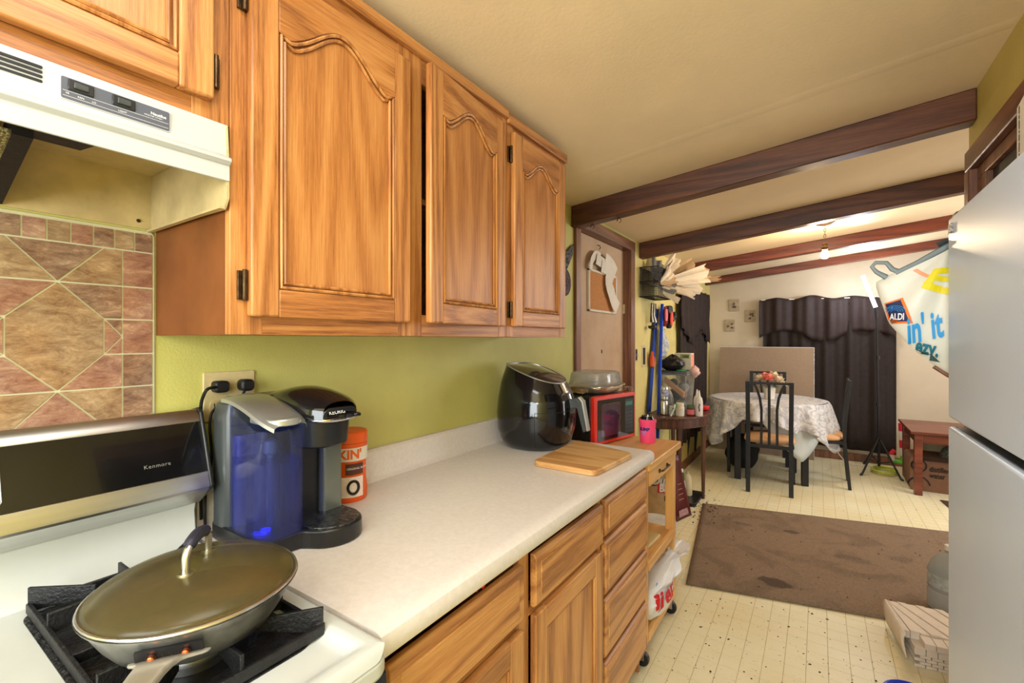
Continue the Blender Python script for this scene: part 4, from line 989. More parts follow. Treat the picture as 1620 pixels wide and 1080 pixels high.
# things hanging under the basket
t = thing('hanging_broom', 'long blue broom handle standing against the yellow wall under the basket', 'broom', (.05, 3.85, .02))
obj('handle', MB().tube([(.066, 3.985, 1.66), (.072, 3.80, .30)], .014, 10), plain('blue_plastic', (20, 70, 190), .35), t)
obj('brush_head', MB().bx(.02, .09, 3.72, 3.88, .01, .30), plain('blue_bristle', (16, 50, 140), .6), t, .01)
t = thing('hanging_bag', 'blue fabric strap bag hanging flat on the wall behind the clear bin', 'bag', (.03, 3.9, .8))
obj('fabric', MB().grid(lambda u, v: (.016+.008*math.sin(u*12)+.004, 3.72+.10*u+.24*v*(.9), .76+.86*v), 10, 16), plain('royal_blue_cloth', (28, 64, 160), .7, var=.2), t, solid=.004)
t = thing('oven_mitt', 'black oven mitt with a red lining hanging below the wire basket', 'oven mitt', (.07, 4.15, 1.45))
obj('mitt', MB().lathe([(.03, 0), (.055, .03), (.065, .12), (.055, .19), (.04, .20)], (.075, 4.16, 1.455), 20, sx=.55, sy=1.0), BLACKM, t)
obj('thumb', MB().tube([(.09, 4.20, 1.53), (.10, 4.24, 1.56), (.10, 4.26, 1.60)], [.022, .024, .014], 10), BLACKM, t)
obj('lining', MB().lathe([(.0, .0), (.022, .02), (.030, .07), (.02, .12), (0, .13)], (.115, 4.10, 1.47), 16, sx=.45), plain('coral_cloth', (236, 92, 80), .8), t)
t = thing('oven_mitt', 'dark red oven mitt hanging next to the black one', 'oven mitt', (.06, 4.03, 1.46))
obj('mitt', MB().lathe([(.02, 0), (.045, .03), (.05, .10), (.035, .17)], (.07, 4.035, 1.47), 18, sx=.6), plain('maroon_cloth', (120, 24, 30), .8), t)
obj('pink_cuff', MB().lathe([(.018, 0), (.026, .05), (.02, .10)], (.10, 3.985, 1.515), 14, sx=.5), plain('pink_cloth', (246, 130, 140), .8), t)
t = thing('kitchen_utensils', 'cluster of metal utensils hanging by the switch under the basket', 'utensils', (.04, 3.82, 1.45))
for k in range(5):
    y = 3.77+.03*k; obj('utensil', MB().tube([(.03, y+.03, 1.66), (.035, y, 1.56), (.04, y-.012+.012*k, 1.50)], [.004, .005, .010], 8), STEEL if k % 2 else BLACKM, t)
obj('ladle_bowl', MB().lathe([(.0, 0), (.03, .008), (.036, .03)], (.05, 3.76, 1.44), 16, cap=(False, False)), BLACKM, t, solid=.002)
t = thing('patterned_bag', 'small pale bag with blue pattern hanging under the basket above the black sack', 'bag', (.06, 4.06, 1.26))
obj('pouch', MB().grid(lambda u, v: (.05+.05*math.sin(PI*u)*math.sin(PI*min(1, v+.1))+.006*mnoise.noise(Vector((u*9, v*9, 1))), 3.99+.15*u, 1.20+.25*v), 14, 14), plain('motley_print', (226, 216, 170), .7, var=.3, scale=40, c2=(120, 150, 190)), t, solid=.003)
t = thing('work_glove', 'small orange glove hanging at the left edge of the wall clutter', 'glove', (.03, 3.80, 1.14))
obj('palm', MB().prism(rrect(3.785, 3.84, 1.13, 1.22, .02), 'x', .02, .045), plain('orange_cloth', (214, 84, 44), .8), t, .006)
for k in range(4): obj('finger', MB().tube([(.032, 3.793+.013*k, 1.215), (.034, 3.79+.014*k, 1.25+.01*(k in (1, 2)))], [.0075, .006], 8), plain('orange_knit', (206, 78, 42), .8), t)

# ================================================================ CONSOLE TABLE AND WHAT STANDS ON IT
KY0 = 4.06
t = thing('console_table', 'dark walnut half-moon console table against the left wall', 'table', (.0, KY0, 0))
def half(r, n=26): return [(.004, KY0-r*1.12)]+[(r*math.sin(PI*k/n)*1.0+.004, KY0-r*1.12*math.cos(PI*k/n)) for k in range(1, n)]+[(.004, KY0+r*1.12)]
obj('top', MB().prism(half(.432), 'z', .728, .745), WALNUT, t, .003)
obj('apron', MB().prism(half(.412), 'z', .655, .728), WALNUT, t)
obj('apron_bead', MB().tube([(x+.003, y, .66) for x, y in half(.414)[1:-1]], .004, 6), WALNUT, t)
for x, y in ((.372, KY0+.10), (.27, KY0-.30), (.04, KY0-.42), (.04, KY0+.42)):
    obj('leg', MB().lathe([(.013, 0), (.015, .10), (.022, .50), (.023, .66)], (x-.01, y, 0), 4, e=1), WALNUT, t, .002)
LBL = lambda c: plain('label_%d' % (sum(c)), c, .5)
# clear bin
t = thing('storage_bin', 'clear plastic storage bin full of clutter on the console table', 'bin', (.14, 4.2, .745))
bmx = dict(x0=.03, x1=.255, y0=4.02, y1=4.36)
obj('bin_wall', MB().hexa([(.05, 4.04, .747), (.235, 4.04, .747), (.235, 4.34, .747), (.05, 4.34, .747), (.03, 4.02, 1.06), (.255, 4.02, 1.06), (.255, 4.36, 1.06), (.03, 4.36, 1.06)]), CLEAR, t, .01)
obj('bin_rim', MB().tube([(.026, 4.016, 1.06), (.259, 4.016, 1.06), (.259, 4.364, 1.06), (.026, 4.364, 1.06)], .007, 6, closed=True), plain('grey_rim', (120, 124, 126), .4), t)
obj('bin_lid', MB().prism(rrect(.022, .265, 4.012, 4.37, .02), 'z', 1.066, 1.085), plain('smoky_lid', (84, 88, 94), .35, var=.2), t, .005)
t = thing('wooden_board', 'tan wooden board leaning inside the clear bin', 'board', (.14, 4.15, .75))
obj('board', MB().hexa([(.06, 4.06, .985), (.22, 4.06, .86), (.22, 4.12, .86), (.06, 4.12, .985), (.065, 4.06, 1.03), (.225, 4.06, .905), (.225, 4.12, .905), (.065, 4.12, 1.03)]), plain('tan_board', (206, 150, 108), .6), t, .003)
t = thing('bin_clutter', 'dark cloths and small goods heaped inside the clear bin', 'clutter', (.14, 4.2, .75))
for k, (p, r, c) in enumerate((((.10, 4.16, .80), .045, (70, 84, 84)), ((.19, 4.15, .79), .04, (120, 128, 128)), ((.10, 4.27, .86), .06, (50, 54, 60)), ((.18, 4.25, .93), .05, (150, 152, 150)), ((.10, 4.22, .97), .04, (40, 44, 50)))):
    obj('bundle', MB().lathe([(0, -r), (r*.7, -r*.7), (r, 0), (r*.7, r*.7), (0, r)], p, 12, sx=1, sy=1.1), plain('bundle_%d' % k, c, .7, var=.3, scale=40), t)
t = thing('plastic_sack', 'crumpled black plastic sack on top of the clear bin', 'plastic bag', (.07, 4.10, 1.087))
def sk(u, v):
    a = 2*PI*u; r = .098*math.sin(PI*min(1, .12+v*.88))**.6*(1+.25*mnoise.noise(Vector((math.cos(a)*3, math.sin(a)*3, v*4))))
    return (.115+r*math.cos(a)*1.0, 4.12+r*math.sin(a)*1.1, 1.089+.13*v+.05*max(0, v-.75)*math.cos(3*a))
obj('sack', blob(sk, 30, 16), plain('black_film', (18, 18, 22), .3, bump=.8, bscale=30), t)
t = thing('food_box', 'cream cardboard box printed ON behind the black sack on the bin', 'box', (.20, 4.27, 1.087))
fb = obj('carton', MB().bx(.11, .25, 4.22, 4.33, 1.088, 1.235), plain('box_cream', (222, 214, 186), .7, var=.08, scale=30), t, .002)
obj('side_print', MB().bx(.2502, .2512, 4.222, 4.328, 1.10, 1.225), plain('salmon_print', (226, 150, 128), .7, var=.15, scale=40), t)
obj('label_patch', MB().bx(.16, .235, 4.2185, 4.2198, 1.19, 1.226), plain('olive_label', (150, 156, 90), .6), t)
lettering('ON', .03, plane_fn((.180, 4.2178, 1.196), (1, 0, 0), (0, 0, 1)), INK, t, bold=.001)
t = thing('green_lid', 'small green plastic lid lying on the front rim of the bin', 'lid', (.20, 4.07, 1.088))
obj('disc', MB().lathe([(.035, 0), (.037, .003), (.03, .010), (.01, .014)], (.205, 4.06, 1.087), 20, sx=1.2), plain('green_plastic', (50, 130, 80), .4), t)
t = thing('wrapper', 'crumpled pinkish wrapper hanging over the corner of the bin lid', 'wrapper', (.25, 4.2, 1.087))
obj('film', blob(lambda u, v: (.285+.045*math.sin(PI*v)*math.cos(2*PI*u)*(1+.4*mnoise.noise(Vector((u*9, v*6, 3)))), 4.20+.05*math.sin(PI*v)*math.sin(2*PI*u), 1.02+.115*v), 16, 10), plain('pink_film', (214, 176, 166), .4, bump=.6, bscale=40), t)
def canobj(x, y, z, r, h, m, lab, band=None):
    t = thing('drink_can', lab, 'can', (x, y, z))
    obj('can', MB().lathe([(r*.8, .0005), (r, .008), (r, h-.012), (r*.82, h-.002), (r*.8, h-.003), (0, h-.004)], (x, y, z), 24, cap=(True, False)), m, t)
    if band: obj('print', MB().lathe([(r+.0004, h*.25), (r+.0004, h*.8)], (x, y, z), 24, cap=(False, False)), band, t)
canobj(.135, 3.79, .745, .033, .118, STEEL, 'plain silver drink can at the left end of the console table')
canobj(.137, 3.793, .8645, .031, .112, STEEL, 'blue and red printed drink can stacked on the silver can', plain('mixed_print', (210, 210, 214), .4, scale=45, c2=(60, 80, 150)))
t = thing('snack_bag', 'crumpled clear snack bag beside the stacked cans', 'snack bag', (.07, 3.83, .745))
obj('bag', blob(lambda u, v: (.15+.035*math.sin(PI*v)**.6*math.cos(2*PI*u), 3.885+.045*math.sin(PI*v)**.6*math.sin(2*PI*u)*(1+.3*mnoise.noise(Vector((u*7, v*5, 0)))), .747+.20*v), 18, 12), plain('snack_print', (150, 140, 110), .35, var=.4, scale=50, c2=(70, 90, 120), bump=.5), t)
def jar(x, y, r, h, body, lidm, band, name, lab, cat='jar'):
    t = thing(name, lab, cat, (x, y, .745))
    obj('glass', MB().lathe([(r*.9, .0005), (r, .005), (r, h*.68), (r*.85, h*.76)], (x, y, .745), 20), body, t)
    obj('lid', MB().lathe([(r*.88, h*.76), (r*.9, h*.78), (r*.9, h), (0, h)], (x, y, .745), 20, cap=(True, False)), lidm, t)
    obj('label', MB().lathe([(r+.0005, h*.15), (r+.0005, h*.6)], (x, y, .745), 20, cap=(False, False)), band, t)
jar(.258, 3.80, .033, .105, plain('cream_jar', (222, 206, 176), .4), plain('cream_cap', (230, 220, 190), .5), LBL((214, 208, 190)), 'cream_jar', 'short cream-coloured jar in front of the bin')
jar(.325, 3.865, .030, .085, plain('amber_jar', (110, 50, 34), .2), plain('green_cap', (70, 110, 70), .5), LBL((214, 110, 110)), 'spice_jar', 'small brown jar with a green cap and pink label')
jar(.195, 3.80, .024, .075, plain('clear_cup', (190, 194, 194), .2), plain('clear_cap', (200, 204, 204), .3), LBL((180, 186, 188)), 'plastic_cup', 'small clear plastic cup beside the silver can', 'cup')
t = thing('scrub_brush', 'green and white dish brush leaning on the cream jar', 'brush', (.20, 3.76, .745))
obj('handle', MB().tube([(.205, 3.722, .750), (.225, 3.745, .80), (.228, 3.758, .84)], [.006, .006, .008], 8), plain('pale_handle', (214, 214, 190), .5), t)
obj('head', MB().tube([(.223, 3.750, .80), (.232, 3.775, .845)], [.012, .008], 8), plain('green_head', (50, 130, 80), .5), t)
def squeeze(x, y, z, lab, mark=False):
    t = thing('squeeze_bottle', lab, 'bottle', (x, y, z))
    obj('bottle', MB().lathe([(.026, .0005), (.028, .006), (.028, .12), (.022, .145), (.012, .155)], (x, y, z), 22, sx=1, sy=1), plain('white_bottle', (222, 216, 206), .4), t)
    obj('nozzle', MB().lathe([(.012, .155), (.010, .175), (.004, .205), (0, .206)], (x, y, z), 14, cap=(True, False)), plain('ivory_nozzle', (226, 218, 204), .4), t)
    obj('label', MB().lathe([(.0285, .03), (.0285, .11)], (x, y, z), 22, cap=(False, False)), plain('pale_label' , (224, 214, 208), .5), t)
    va = math.atan2(-y, 1.18-x)
    if mark: obj('printed_mark', MB().grid(lambda u, v: cyl(x, y, z+.04, .0292, va-.15)((u+.25*math.sin(v*9))*.009, v*.062), 3, 12), plain('purple_ink', (80, 50, 80), .5), t)
squeeze(.385, 3.885, .745, 'white squeeze bottle with dark lettering at the front edge of the console', True)
squeeze(.355, 3.955, .745, 'plain white squeeze bottle behind the lettered one on the console')
t = thing('red_dish', 'shiny red plastic dish at the right end of the console table', 'dish', (.33, 4.24, .745))
obj('dish', MB().lathe([(.045, .0005), (.062, .012), (.066, .034), (.062, .038), (.0, .040)], (.335, 4.225, .745), 28, cap=(True, False)), plain('red_dish_plastic', (206, 34, 44), .25), t)

# under the console
t = thing('spray_bottle', 'clear spray bottle with a green collar and white trigger under the console', 'spray bottle', (.235, 4.05, .06))
sx_, sy_ = .215, 4.02
t2 = thing('floor_tray', 'low black tray on the floor under the console table', 'tray', (.22, 4.10, 0))
obj('tray', MB().prism(rrect(.06, .35, 3.90, 4.26, .03), 'z', .0005, .014), BLACKP, t2, .004)
obj('tray_rim', MB().tube([(a, b, .02) for a, b in rrect(.06, .35, 3.90, 4.26, .03)], .007, 6, closed=True), BLACKP, t2)
obj('bottle', MB().lathe([(.042, .015), (.045, .022), (.045, .13), (.036, .165), (.022, .185)], (sx_, sy_, 0), 20, sx=.8), plain('cloudy_bottle', (190, 190, 196), .3, var=.06), t)
obj('label', MB().lathe([(.0455, .045), (.0455, .115)], (sx_, sy_, 0), 20, sx=.8, cap=(False, False)), plain('bottle_label', (170, 172, 190), .5, var=.2, scale=60), t)
obj('collar', MB().lathe([(.028, .17), (.024, .20), (.018, .235)], (sx_, sy_, 0), 16), plain('dark_green', (20, 92, 60), .4), t)
obj('trigger', MB().prism([(sy_-.02, .235), (sy_+.02, .235), (sy_+.022, .262), (sy_-.03, .268), (sy_-.05, .262), (sy_-.05, .252), (sy_-.025, .250)], 'x', sx_-.012, sx_+.012), PAPER, t, .002)
obj('trigger_lever', MB().tube([(sx_, sy_-.03, .25), (sx_, sy_-.045, .22), (sx_, sy_-.040, .20)], .005, 8), PAPER, t)
t = thing('cream_bottle', 'cream plastic bottle behind the spray bottle under the console', 'bottle', (.24, 4.14, .02))
obj('bottle', MB().lathe([(.04, .015), (.042, .02), (.042, .15), (.03, .185), (.014, .20), (.014, .22), (0, .222)], (.235, 4.145, 0), 20, cap=(True, False)), plain('cream_plastic', (224, 210, 170), .4), t)
# pet food sack
t = thing('pet_food_sack', 'tan paper food sack with dark red sides on the floor behind the cart', 'sack', (.16, 3.55, 0))
P0 = [(.0, 3.42), (.30, 3.50), (.365, 3.72), (.06, 3.70)]; P1 = [(.03, 3.55), (.265, 3.585), (.285, 3.63), (.04, 3.62)]
TAN = plain('tan_paper', (196, 168, 128), .7, var=.12, scale=14); DR = plain('dark_red_film', (88, 22, 22), .35, var=.25, scale=25)
def face(a, b, bulge, m, name, h=.47):
    A, B, A1, B1 = Vector((*P0[a], 0)), Vector((*P0[b], 0)), Vector((*P1[a], h)), Vector((*P1[b], h))
    n_ = (B-A).cross(Vector((0, 0, 1))).normalized()
    def f_(u, v): p = (A.lerp(B, u)).lerp(A1.lerp(B1, u), v)+n_*bulge*math.sin(PI*u)*math.sin(PI*min(1, v*.9+.1)); return tuple(p+Vector((0, 0, .001)))
    obj(name, MB().grid(f_, 10, 10), m, t, solid=.002); return f_
ff = face(0, 1, .03, TAN, 'front'); fs = face(1, 2, -.01, DR, 'side_gusset'); face(2, 3, .01, DR, 'back'); face(3, 0, .0, DR, 'side_gusset')
n1 = lambda o: (lambda a, b: tuple(Vector(ff(a/.31, b/.47))+Vector((.002, -.006, 0))))
lettering('Dul', .085, (lambda u, v: n1(0)(u+.12, v+.262)), plain('grey_white_ink', (214, 212, 208), .5), t, bold=.004, shear=.2)
lettering('Dul', .085, (lambda u, v: tuple(Vector(n1(0)(u+.115, v+.257))+Vector((0, .002, 0)))), INK, t, bold=.007, shear=.2)
obj('red_patch', MB().grid(lambda u, v: tuple(Vector(n1(0)(.17+u*.14, .205+v*.07))+Vector((0, .001, 0))), 6, 3), REDI, t)
lettering('BE', .07, (lambda u, v: n1(0)(u+.185, v+.214)), WHITET, t, bold=.003)
lettering('P', .05, (lambda u, v: n1(0)(u+.225, v+.15)), INK, t, bold=.001)
obj('side_print', MB().grid(lambda u, v: tuple(Vector(fs(.2+.6*u, .05+.10*v))+Vector((.008, -.002, 0))), 4, 3), plain('grey_pink_print', (170, 130, 130), .5, var=.3, scale=50), t)
for k in range(4):
    obj('print_line', MB().grid(lambda u, v: tuple(Vector(fs(.3+.4*u, .30+.08*k+.012*v))+Vector((.008, -.002, 0))), 4, 1), plain('print_line_%d' % k, (190, 120, 116), .5), t)
# bucket
t = thing('plastic_bucket', 'white plastic bucket on the floor just behind the cart', 'bucket', (.36, 2.80, 0))
obj('shell', MB().lathe([(.10, .001), (.102, .004), (.122, .235), (.118, .235), (.099, .01), (0, .008)], (.345, 2.83, 0), 36, cap=(True, False)), plain('bucket_white', (206, 206, 200), .4), t)
obj('rim', MB().lathe([(.122, .228), (.129, .230), (.129, .243), (.119, .244)], (.345, 2.83, 0), 36), plain('bucket_rim', (216, 216, 210), .4), t)
obj('rib', MB().lathe([(.119, .19), (.126, .192), (.126, .198), (.120, .20)], (.345, 2.83, 0), 36), plain('bucket_rib', (210, 210, 204), .4), t)
# ================================================================ DINING AREA
def rugmat():
    m = plain('brown_rug_pile', (136, 114, 92), .95, var=.18, scale=120, bump=.6, bscale=260)
    t = m.node_tree; b = t.nodes['Principled BSDF']; src = b.inputs['Base Color'].links[0].from_socket
    tc = N(t, 'ShaderNodeNewGeometry')
    n = N(t, 'ShaderNodeTexNoise', i_Scale=3.5, i_Detail=5, i_Distortion=1.2); t.links.new(tc.outputs['Position'], n.inputs['Vector'])
    rp = ramp(t, [(.36, (.6, .56, .52, 1)), (.5, (1, 1, 1, 1))]); t.links.new(n.outputs[0], rp.inputs[0])
    mx = N(t, 'ShaderNodeMix', data_type='RGBA', blend_type='MULTIPLY'); mx.inputs[0].default_value = .55
    t.links.new(src, mx.inputs[6]); t.links.new(rp.outputs[0], mx.inputs[7])
    col = mx.outputs[2]
    # worn-in stains with a shape of their own
    for (cx, cy, rx, ry, k) in ((.98, 2.92, .075, .05, .45), (1.02, 3.75, .05, .03, .5), (.72, 3.72, .06, .03, .7), (1.35, 3.5, .09, .05, .8)):
        mp = N(t, 'ShaderNodeMapping'); mp.vector_type = 'POINT'
        mp.inputs['Location'].default_value = (-cx/rx, -cy/ry, 0); mp.inputs['Scale'].default_value = (1/rx, 1/ry, 0)
        t.links.new(tc.outputs['Position'], mp.inputs[0])
        ln = N(t, 'ShaderNodeVectorMath', operation='LENGTH'); t.links.new(mp.outputs[0], ln.inputs[0])
        nn_ = N(t, 'ShaderNodeTexNoise', i_Scale=18.0, i_Detail=3); t.links.new(tc.outputs['Position'], nn_.inputs['Vector'])
        ad = N(t, 'ShaderNodeMath', operation='ADD'); t.links.new(ln.outputs['Value'], ad.inputs[0]); t.links.new(nn_.outputs[0], ad.inputs[1])
        mr = N(t, 'ShaderNodeMapRange'); mr.inputs['From Min'].default_value = 1.35; mr.inputs['From Max'].default_value = 1.6
        mr.inputs['To Min'].default_value = k; mr.inputs['To Max'].default_value = 1; t.links.new(ad.outputs[0], mr.inputs[0])
        m2 = N(t, 'ShaderNodeVectorMath', operation='SCALE'); t.links.new(col, m2.inputs[0]); t.links.new(mr.outputs[0], m2.inputs['Scale']); col = m2.outputs[0]
    t.links.new(col, b.inputs['Base Color']); return m
RUGM = rugmat()
t = thing('area_rug', 'stained brown rug lying askew on the floor between kitchen and dining area', 'rug', (1.1, 3.5, 0))
def rug(u, v):
    a = Vector((.57, 2.644, 0)).lerp(Vector((2.02, 2.98, 0)), u); b = Vector((.389, 4.008, 0)).lerp(Vector((2.02, 4.39, 0)), u)
    p = a.lerp(b, v); p.z = .0075+.0012*mnoise.noise(p*4); return tuple(p)
obj('pile', MB().grid(rug, 40, 36), RUGM, t, solid=.010)

# debris
CR = plain('crumb_brown', (70, 44, 24), .8, var=.4, scale=50)
q = MB(); rd = random.Random(11)
def flake(x, y, z, s):
    a = rd.uniform(0, 6.28); q.add([(x+s*math.cos(a+k*1.7)*rd.uniform(.4, 1), y+s*math.sin(a+k*1.7)*rd.uniform(.4, 1), z) for k in range(4)]+[(x, y, z+s*.5)], [(0, 1, 4), (1, 2, 4), (2, 3, 4), (3, 0, 4)])
for k in range(420):
    x, y = rd.uniform(.6, 1.6), rd.uniform(1.7, 2.85)
    if y > 2.6+.24*(x-.57): continue
    flake(x, y, .0002, rd.choice([.0015, .002, .003, .004, .0065]) if rd.random() < .95 else .009)
for k in range(200):
    x, y = rd.gauss(.42, .09), rd.gauss(3.9, .16); 
    if x < .37 and y < 3.75: continue
    flake(x, y, .014 if x > .45 and y < 4.0 else .0002, rd.choice([.003, .005, .008, .012]))
for k in range(90):
    x, y = rd.uniform(.5, 1.9), rd.uniform(2.8, 4.1); flake(x, y, .0145, rd.choice([.002, .003, .005, .008]))
for k in range(60):
    x, y = rd.uniform(.4, 2.0), rd.uniform(4.2, 5.2); flake(x, y, .0002, rd.choice([.002, .004, .006]))
o = obj('crumbs', q, CR, None, smooth=0); tag(o, 'brown crumbs and bits of debris scattered over the floor and rug', 'debris', kind='stuff')

# round table
TXc, TYc, TZ, TR_ = .735, 5.36, .758, .525
t = thing('dining_table', 'dark round dining table hidden under the patterned cloth', 'table', (TXc, TYc, 0), math.radians(10))
obj('tabletop', MB().lathe([(TR_, .73), (TR_, .755)], (0, 0, 0), 48), BLACKM, t, .003, world=False)
obj('apron', MB().bx(-.29, .29, -.37, -.345, .62, .73).bx(-.29, .29, .345, .37, .62, .73).bx(-.30, -.275, -.35, .35, .62, .73).bx(.275, .30, -.35, .35, .62, .73), BLACKM, t, world=False)
for x in (-.28, .28):
    for y in (-.36, .36): obj('leg', MB().bx(x-.028, x+.028, y-.028, y+.028, .0005, .63), BLACKM, t, .004, world=False)
def clothmat():
    m, t, b = nt('damask_cloth')
    mp = coords(t, (1, 1, 1)); n = N(t, 'ShaderNodeTexNoise', i_Scale=11.0, i_Detail=5, i_Roughness=.62, i_Distortion=2.2); t.links.new(mp.outputs[0], n.inputs['Vector'])
    rp = ramp(t, [(.38, sr((160, 160, 166))), (.5, sr((188, 186, 188))), (.56, sr((222, 216, 210))), (.66, sr((196, 192, 192)))])
    t.links.new(n.outputs[0], rp.inputs[0]); t.links.new(rp.outputs[0], b.inputs['Base Color']); b.inputs['Roughness'].default_value = .6
    b.inputs['Sheen Weight'].default_value = .2; return m
CLOTH = clothmat()
t = thing('tablecloth', 'silver-grey patterned cloth with drooping corners over the round dining table', 'tablecloth', (TXc, TYc, TZ))
def cl(u, v):
    a = 2*PI*u; dg = math.degrees(a) % 360
    def bump(c, w_): d = abs((dg-c+180) % 360-180)/w_; return max(0, 1-d)
    drop = .16+.31*bump(221, 33)**.9+.29*bump(340, 34)**1.0+.10*bump(300, 22)+.26*bump(110, 40)+.2*bump(45, 40)
    nfold = .018*math.sin(a*14)+.012*math.sin(a*23+1)
    if v < .45:
        r = TR_*1.008*(v/.45); z = TZ
    else:
        s_ = (v-.45)/.55; r = TR_*1.008+.012*min(1, s_*6)+s_*(.04*min(1, drop/.3)+nfold*2.2*(drop/.3)**.5); z = TZ-drop*s_-(.003 if s_ < .1 else 0)
        if s_ > 0: z = TZ-drop*s_
    return (TXc+r*math.cos(a), TYc+r*math.sin(a), z)
obj('cloth', MB().grid(cl, 180, 26, closed_u=True), CLOTH, t, solid=.002, smooth=70)
# lower translucent liner seen at the right front
obj('liner', MB().grid(lambda u, v: (lambda a, dr: (TXc+(TR_-.003+.01*v)*math.cos(a), TYc+(TR_-.003+.01*v)*math.sin(a), TZ-.02-dr*v))(math.radians(268+80*u), .10+.40*(1-abs(2*(u-.48))**1.2)), 30, 8), plain('grey_liner', (186, 190, 186), .5, var=.06, scale=10), t, solid=.001)
# vase with flowers
VX, VY = .77, 5.27
t = thing('flower_vase', 'white vase of peach and cream artificial flowers on the dining table', 'vase', (VX, VY, TZ))
obj('vase', MB().lathe([(.036, .002), (.045, .006), (.052, .09), (.058, .13), (.054, .13)], (VX, VY, TZ), 28), PAPER, t)
PEACH = plain('peach_petals', (244, 150, 130), .7, var=.1); CREAMF = plain('cream_petals', (240, 224, 196), .7, var=.06); LEAF = plain('leaf_green', (70, 110, 80), .6)
for k, (dx, dy, dz, r, m) in enumerate(((-.01, -.05, .215, .075, PEACH), (.085, .0, .20, .065, CREAMF), (-.085, .0, .21, .06, CREAMF), (.03, .05, .235, .07, CREAMF), (-.04, .05, .23, .065, PEACH), (.115, -.03, .165, .045, CREAMF))):
    fl_ = MB()
    for ring, (n_, rr2, tilt) in enumerate(((6, 1.0, .25), (5, .75, .7), (4, .45, 1.1))):
        for j in range(n_):
            a = 2*PI*j/n_+ring*.5+k
            def pet(u, v, a=a, rr2=rr2, tilt=tilt, r=r):
                w_ = r*.75*math.sin(PI*min(1, .15+v*.8))*(u-.5)*2*.7
                l = r*rr2*v; h = r*(.1+v*math.sin(tilt)*1.25-(.2*v*v))
                return (VX+dx+math.cos(a)*l-math.sin(a)*w_, VY+dy+math.sin(a)*l+math.cos(a)*w_, TZ+dz-.03+h)
            fl_.grid(pet, 4, 4)
    obj('blossom', fl_, m, t, smooth=60)
for k in range(7):
    a = k*.9; obj('leaf', MB().grid(lambda u, v: (VX+math.cos(a)*(.03+.075*v)-math.sin(a)*.022*(u-.5)*2*math.sin(PI*v), VY+math.sin(a)*(.03+.075*v)+math.cos(a)*.022*(u-.5)*2*math.sin(PI*v), TZ+.125+.04*v-.05*v*v), 2, 6), LEAF, t)

# chairs
TAN2 = plain('tan_seat_vinyl', (206, 158, 112), .5, var=.06)
def sqbar(m, pts, wd, dp=None):
    dp = dp or wd
    P = [Vector(p) for p in pts]; V = []
    for p in P: V += [(p.x-wd/2, p.y-dp/2, p.z), (p.x+wd/2, p.y-dp/2, p.z), (p.x+wd/2, p.y+dp/2, p.z), (p.x-wd/2, p.y+dp/2, p.z)]
    F = [(3, 2, 1, 0), tuple(range(len(P)*4-4, len(P)*4))]
    for i in range(len(P)-1):
        for k in range(4): F.append((i*4+k, i*4+(k+1) % 4, (i+1)*4+(k+1) % 4, (i+1)*4+k))
    return m.add(V, F)
def make_chair():
    t = thing('dining_chair', 'black metal dining chair with a tan seat, its slatted back nearest the kitchen', 'chair', (0, 0, 0), 0, 'black dining chairs around the table')
    K = dict(world=False)
    for s in (-1, 1):
        obj('back_post', sqbar(MB(), [(s*.165, -.245, .0005), (s*.165, -.205, .44), (s*.166, -.21, .60), (s*.168, -.245, .985)], .035, .026), BLACKM, t, .002, **K)
        obj('leg', sqbar(MB(), [(s*.192, .19, .0005), (s*.190, .185, .43)], .034, .028), BLACKM, t, .002, **K)
        obj('side_rail', MB().bx(s*.178-.012, s*.178+.012, -.20, .185, .405, .432), BLACKM, t, **K)
    obj('top_rail', MB().bx(-.168, .168, -.252, -.236, .962, .984), BLACKM, t, .002, **K)
    obj('lower_rail', MB().bx(-.168, .168, -.215, -.197, .395, .425), BLACKM, t, .002, **K)
    obj('front_rail', MB().bx(-.19, .19, .173, .193, .405, .432), BLACKM, t, **K)
    obj('slat', sqbar(MB(), [(0, -.206, .415), (0, -.208, .58), (0, -.243, .97)], .022, .012), BLACKM, t, **K)
    for s in (-1, 1):
        obj('slat', sqbar(MB(), [(s*.062, -.206, .415), (s*.060, -.208, .58), (s*.060, -.222, .74), (s*.072, -.232, .84), (s*.092, -.240, .91), (s*.118, -.243, .97)], .021, .012), BLACKM, t, smooth=0, **K)
    def seat(u, v):
        a = 2*PI*u; f_ = lambda q: math.copysign(abs(q)**.45, q); r = math.sin(PI*v)**.35 if 0 < v < 1 else 0
        x, y = .205*r*f_(math.cos(a)), .195*r*f_(math.sin(a))
        return (x, y-.005, .458-.036*math.cos(PI*v)+.006*math.cos(x*14))
    obj('seat', MB().grid(seat, 36, 14, closed_u=True), TAN2, t, smooth=70, **K)
    return t
def copy_tree(o, parent=None):
    c = o.copy(); COL.objects.link(c); c.parent = parent
    for ch in list(o.children): copy_tree(ch, c)
    return c
ch0 = make_chair(); ch0.location = (.803, 4.835, 0); ch0.rotation_euler.z = math.radians(4)
for loc, rz, lab in (((.70, 5.86, 0), 183, 'black dining chair behind the flowers, facing the kitchen in front of the leaning board'),
                     ((.23, 5.36, 0), -92, 'black dining chair with its back to the left wall, beside the console table'),
                     ((1.17, 5.30, 0), 90, 'black dining chair with its back to the dark curtain, at the right of the table')):
    c = copy_tree(ch0); c.location = loc; c.rotation_euler.z = math.radians(rz); c['label'] = lab
t = thing('floor_bundle', 'dark bag pushed underneath the dining table', 'bag', (.55, 5.55, 0))
obj('bag', blob(lambda u, v: (.50+.16*math.cos(2*PI*u)*math.sin(PI*(.1+.85*v))**.5*(1+.2*mnoise.noise(Vector((u*6, v*4, 1)))), 5.45+.14*math.sin(2*PI*u)*math.sin(PI*(.1+.85*v))**.5, .003+.34*v), 24, 14), plain('black_cloth_bag', (24, 24, 28), .7), t)

